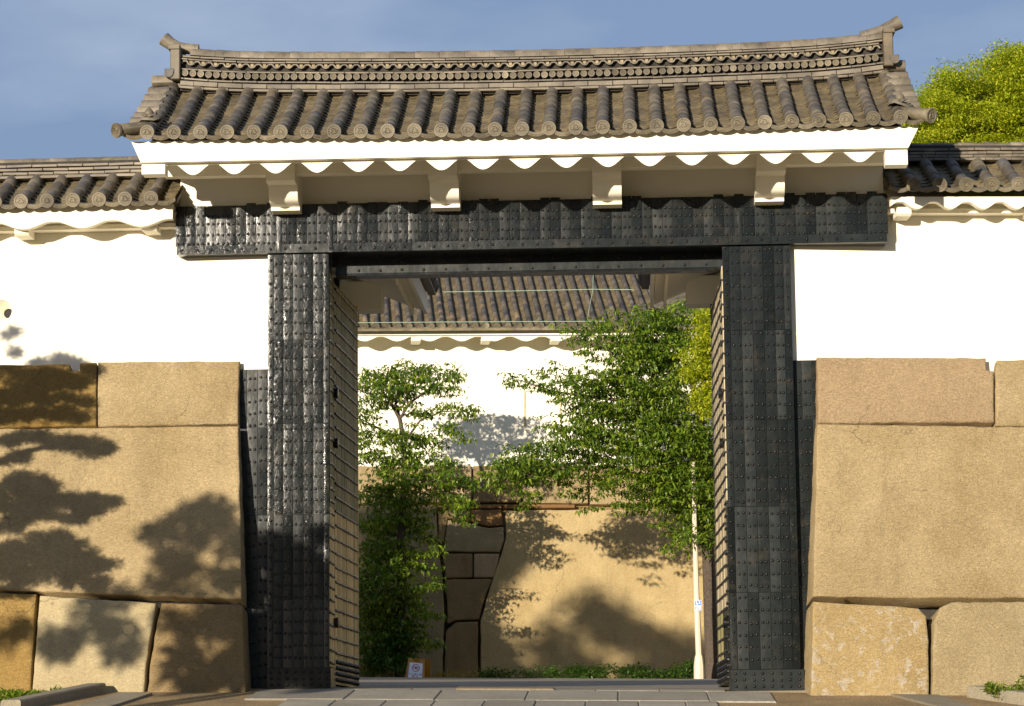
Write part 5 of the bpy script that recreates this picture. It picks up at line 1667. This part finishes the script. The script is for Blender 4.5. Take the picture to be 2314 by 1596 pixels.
# ------------------------------------------------------------------ trees beside the camera's view that throw the shadows
def cast(px, py, t, Y=None, plane=None):
    q = WP(px, py, *plane) if plane else W(px, py, Y)
    return q + SV * t
PLN = (Vector(pL0), nL)
pine = thing("pine_tree", (-10.2, -4.6, gz(-10, -4.6)), "spreading pine just outside the left edge whose pads shade the stone blocks", "tree")
pads = [(10, 745, 14, 12), (12, 780, 12, 10), (60, 812, 26, 11), (110, 808, 36, 10), (150, 815, 22, 8), (60, 850, 90, 18), (150, 862, 50, 14), (205, 845, 18, 16), (70, 895, 80, 16), (20, 940, 50, 14), (110, 935, 60, 14), (180, 945, 30, 7),
        (60, 990, 60, 14), (150, 1000, 40, 14), (200, 1010, 46, 17), (240, 1015, 16, 10), (30, 1040, 30, 12),
        (30, 1120, 50, 26), (95, 1110, 30, 22), (130, 1145, 70, 26), (200, 1140, 46, 20), (250, 1140, 30, 9), (60, 1165, 50, 14), (170, 1180, 30, 7),
        (30, 1255, 50, 26), (90, 1250, 40, 26), (140, 1270, 50, 22), (200, 1270, 36, 20), (235, 1275, 24, 10), (70, 1300, 70, 16), (160, 1310, 40, 12), (225, 1320, 36, 10)]
cs = []
pads += [(20, 1185, 40, 16), (110, 1215, 50, 9), (60, 1080, 40, 10), (20, 1340, 40, 12), (150, 1235, 40, 10), (20, 905, 40, 16), (190, 905, 24, 10)]
for (px, py, rx_, ry_) in pads:
    rx_, ry_ = rx_ * 1.1, ry_ * 1.12
    k = max(3, int(rx_ * ry_ / 42))
    for i in range(k):
        a = random.uniform(0, 6.28); q = math.sqrt(random.random())
        c = cast(px + rx_ * q * math.cos(a), py + ry_ * q * math.sin(a), 5.0 + random.uniform(-.35, .35), plane=PLN)
        cs.append((c[:], (.11, .11, .075), 120))
leaves("crown", cs, .085, LF_PINE, pine, -.3, .14)
b = MB()
tp_ = cast(-330, 700, 5.2, plane=PLN); bt_ = Vector((tp_.x - .3, tp_.y, gz(tp_.x, tp_.y)))
b.tube([bt_, (bt_.x + .2, bt_.y, 2.0), (bt_.x - .1, bt_.y, 4.0), tp_], [.22, .19, .15, .06], 8)
for lst in ([(-330, 950), (-150, 920), (0, 900), (60, 890), (160, 870)], [(-330, 1080), (-120, 1060), (0, 1045), (60, 1020), (100, 1012), (190, 1012)], [(-330, 1180), (-100, 1170), (0, 1150), (120, 1150)], [(-330, 1330), (-100, 1320), (0, 1290), (110, 1285), (180, 1285)], [(-330, 850), (-100, 840), (0, 830), (90, 815)]):
    b.tube([cast(px, py, 5.2, plane=PLN) for px, py in lst], [.10, .075, .055, .045, .035, .025][:len(lst)], 6)
part("trunk", b, M_BARK, pine, None, 60)

def far_caster(name, blobs, plane, tdist, blobr, leafsize, mat_, label, trunk_at, cat="tree", dens=60, sprd=1.5, trunk_px=None):
    cs = []
    for (px, py, rx_, ry_) in blobs:
        q0 = WP(px, py, *plane); sc = (q0 - CAM).length / F
        k = max(2, int(rx_ * sc * ry_ * sc / (blobr * blobr) * 1.6))
        for i in range(k):
            a = random.uniform(0, 6.28); q = math.sqrt(random.random())
            c = cast(px + rx_ * q * math.cos(a), py + ry_ * q * math.sin(a), tdist + random.uniform(-sprd, sprd), plane=plane)
            cs.append((c[:], (blobr, blobr, blobr * .8), dens))
    cen = np.mean(np.array([c[0] for c in cs]), 0)
    tx, ty = cen[0] + trunk_at, cen[1]
    if trunk_px:
        q_ = cast(*trunk_px, tdist, plane=plane); tx, ty = q_.x, q_.y
    t_ = thing(name, (tx, ty, gz(tx, ty)), label, cat)
    leaves("crown", cs, leafsize, mat_, t_, .2, .5)
    b = MB(); z0_ = gz(tx, ty) - .1
    b.tube([(tx, ty, z0_), (tx + .1, ty, z0_ + (cen[2] - z0_) * .5), (cen[0] if not trunk_px else tx, ty, cen[2])], [.3, .24, .1] if not trunk_px else [.14, .12, .08], 9)
    part("trunk", b, M_BARK, t_, None, 60)
    return t_
far_caster("broadleaf_tree", [(440, 1180, 100, 26), (500, 1150, 46, 18), (380, 1190, 60, 30), (450, 1225, 80, 22), (520, 1220, 30, 30), (390, 1268, 70, 14), (470, 1285, 90, 22), (420, 1325, 70, 14), (520, 1300, 30, 24), (250, 1345, 60, 10),
                   (230, 1385, 60, 16), (260, 1430, 50, 14), (270, 1470, 46, 10), (150, 1435, 44, 16), (120, 1460, 30, 8), (30, 1430, 40, 14),
                   (410, 1395, 60, 8), (480, 1380, 70, 14), (530, 1400, 30, 26), (470, 1425, 60, 6), (420, 1475, 40, 18), (500, 1490, 60, 8), (530, 1540, 50, 46), (440, 1520, 60, 16), (400, 1550, 40, 14), (640, 1290, 60, 60), (690, 1275, 50, 40), (640, 1400, 60, 22), (690, 1420, 50, 22), (650, 1520, 80, 26), (650, 1255, 60, 26), (700, 1300, 50, 30), (660, 1330, 60, 20), (690, 1480, 60, 20), (640, 1460, 40, 20), (700, 1545, 60, 30), (620, 1350, 40, 40)],
           PLN, 14.0, .22, .16, LF_CHERRY, "leafy tree outside the left edge whose soft shade falls beside the gate", -2.5, dens=115, trunk_px=(580, 1450))
far_caster("broadleaf_tree", [(600, 1240, 26, 26), (650, 1232, 50, 22), (705, 1226, 44, 26), (620, 1290, 40, 40), (680, 1285, 60, 34), (730, 1300, 40, 50), (610, 1340, 30, 20), (690, 1338, 60, 12), (735, 1350, 20, 20), (600, 1390, 30, 30), (655, 1398, 50, 12), (725, 1400, 36, 14), (700, 1425, 50, 8), (600, 1440, 24, 30), (640, 1470, 44, 14), (700, 1475, 60, 16), (620, 1520, 40, 30), (690, 1520, 60, 30), (740, 1540, 30, 30), (670, 1550, 90, 16)],
           (Vector((0, 0, 0)), Vector((0, -1, 0))), 13.0, .17, .15, LF_CHERRY, "second leafy tree left of the frame that darkens the foot of the left post", -2.5, dens=130, sprd=.8, trunk_px=(585, 1420))
PBK = (Vector(pB0), nB)
far_caster("tall_tree", [(1100, 1510, 60, 60), (1180, 1490, 60, 50), (1250, 1460, 40, 55), (1300, 1415, 45, 60), (1340, 1405, 50, 55), (1400, 1440, 45, 45), (1440, 1480, 40, 45), (1500, 1500, 60, 45), (1530, 1465, 22, 16), (1580, 1530, 50, 40), (1640, 1520, 60, 30), (1300, 1530, 200, 40)],
           PBK, 56, .8, .5, LF_CHERRY, "tall tree far off to the left that shades the foot of the high wall", -5, dens=110, sprd=3)
far_caster("tall_tree", [(830, 1300, 60, 120), (900, 1330, 70, 120), (960, 1320, 60, 110), (1020, 1340, 60, 120), (1060, 1400, 60, 120), (1085, 1290, 50, 100), (1110, 1230, 50, 60), (1040, 1220, 60, 60), (960, 1210, 60, 60), (900, 1200, 60, 60), (1090, 1480, 50, 70), (850, 1450, 100, 90), (980, 1470, 100, 80), (800, 1200, 60, 60)],
           PBK, 52, .8, .5, LF_CHERRY, "tall tree farther left that shades the left cherry tree", -8, dens=150, sprd=3)
# unseen leaf mass added behind the camera to darken reflections, clear of the low sun
cs = []
for k in range(520):
    az = RNG.uniform(-11, 75) if k < 380 else RNG.uniform(-85, -38)
    dist = RNG.uniform(62, 92)
    x, y = math.sin(rad(az)) * dist, -math.cos(rad(az)) * dist
    top = 15 + 5 * noise.noise(Vector((az * .12, 3, 0))) + (2 if abs(az) < 25 else 0)
    zz = gz(x, y) + RNG.uniform(0, 1) ** .8 * (top + 3)
    cs.append(((x, y, zz), (3.2, 3.0, 2.4), 75))
leaves("unseen_wood_screen", cs, 1.15, LF_SHRUB, None, .2, .6, kind='stuff')
print("objects", len(bpy.data.objects))
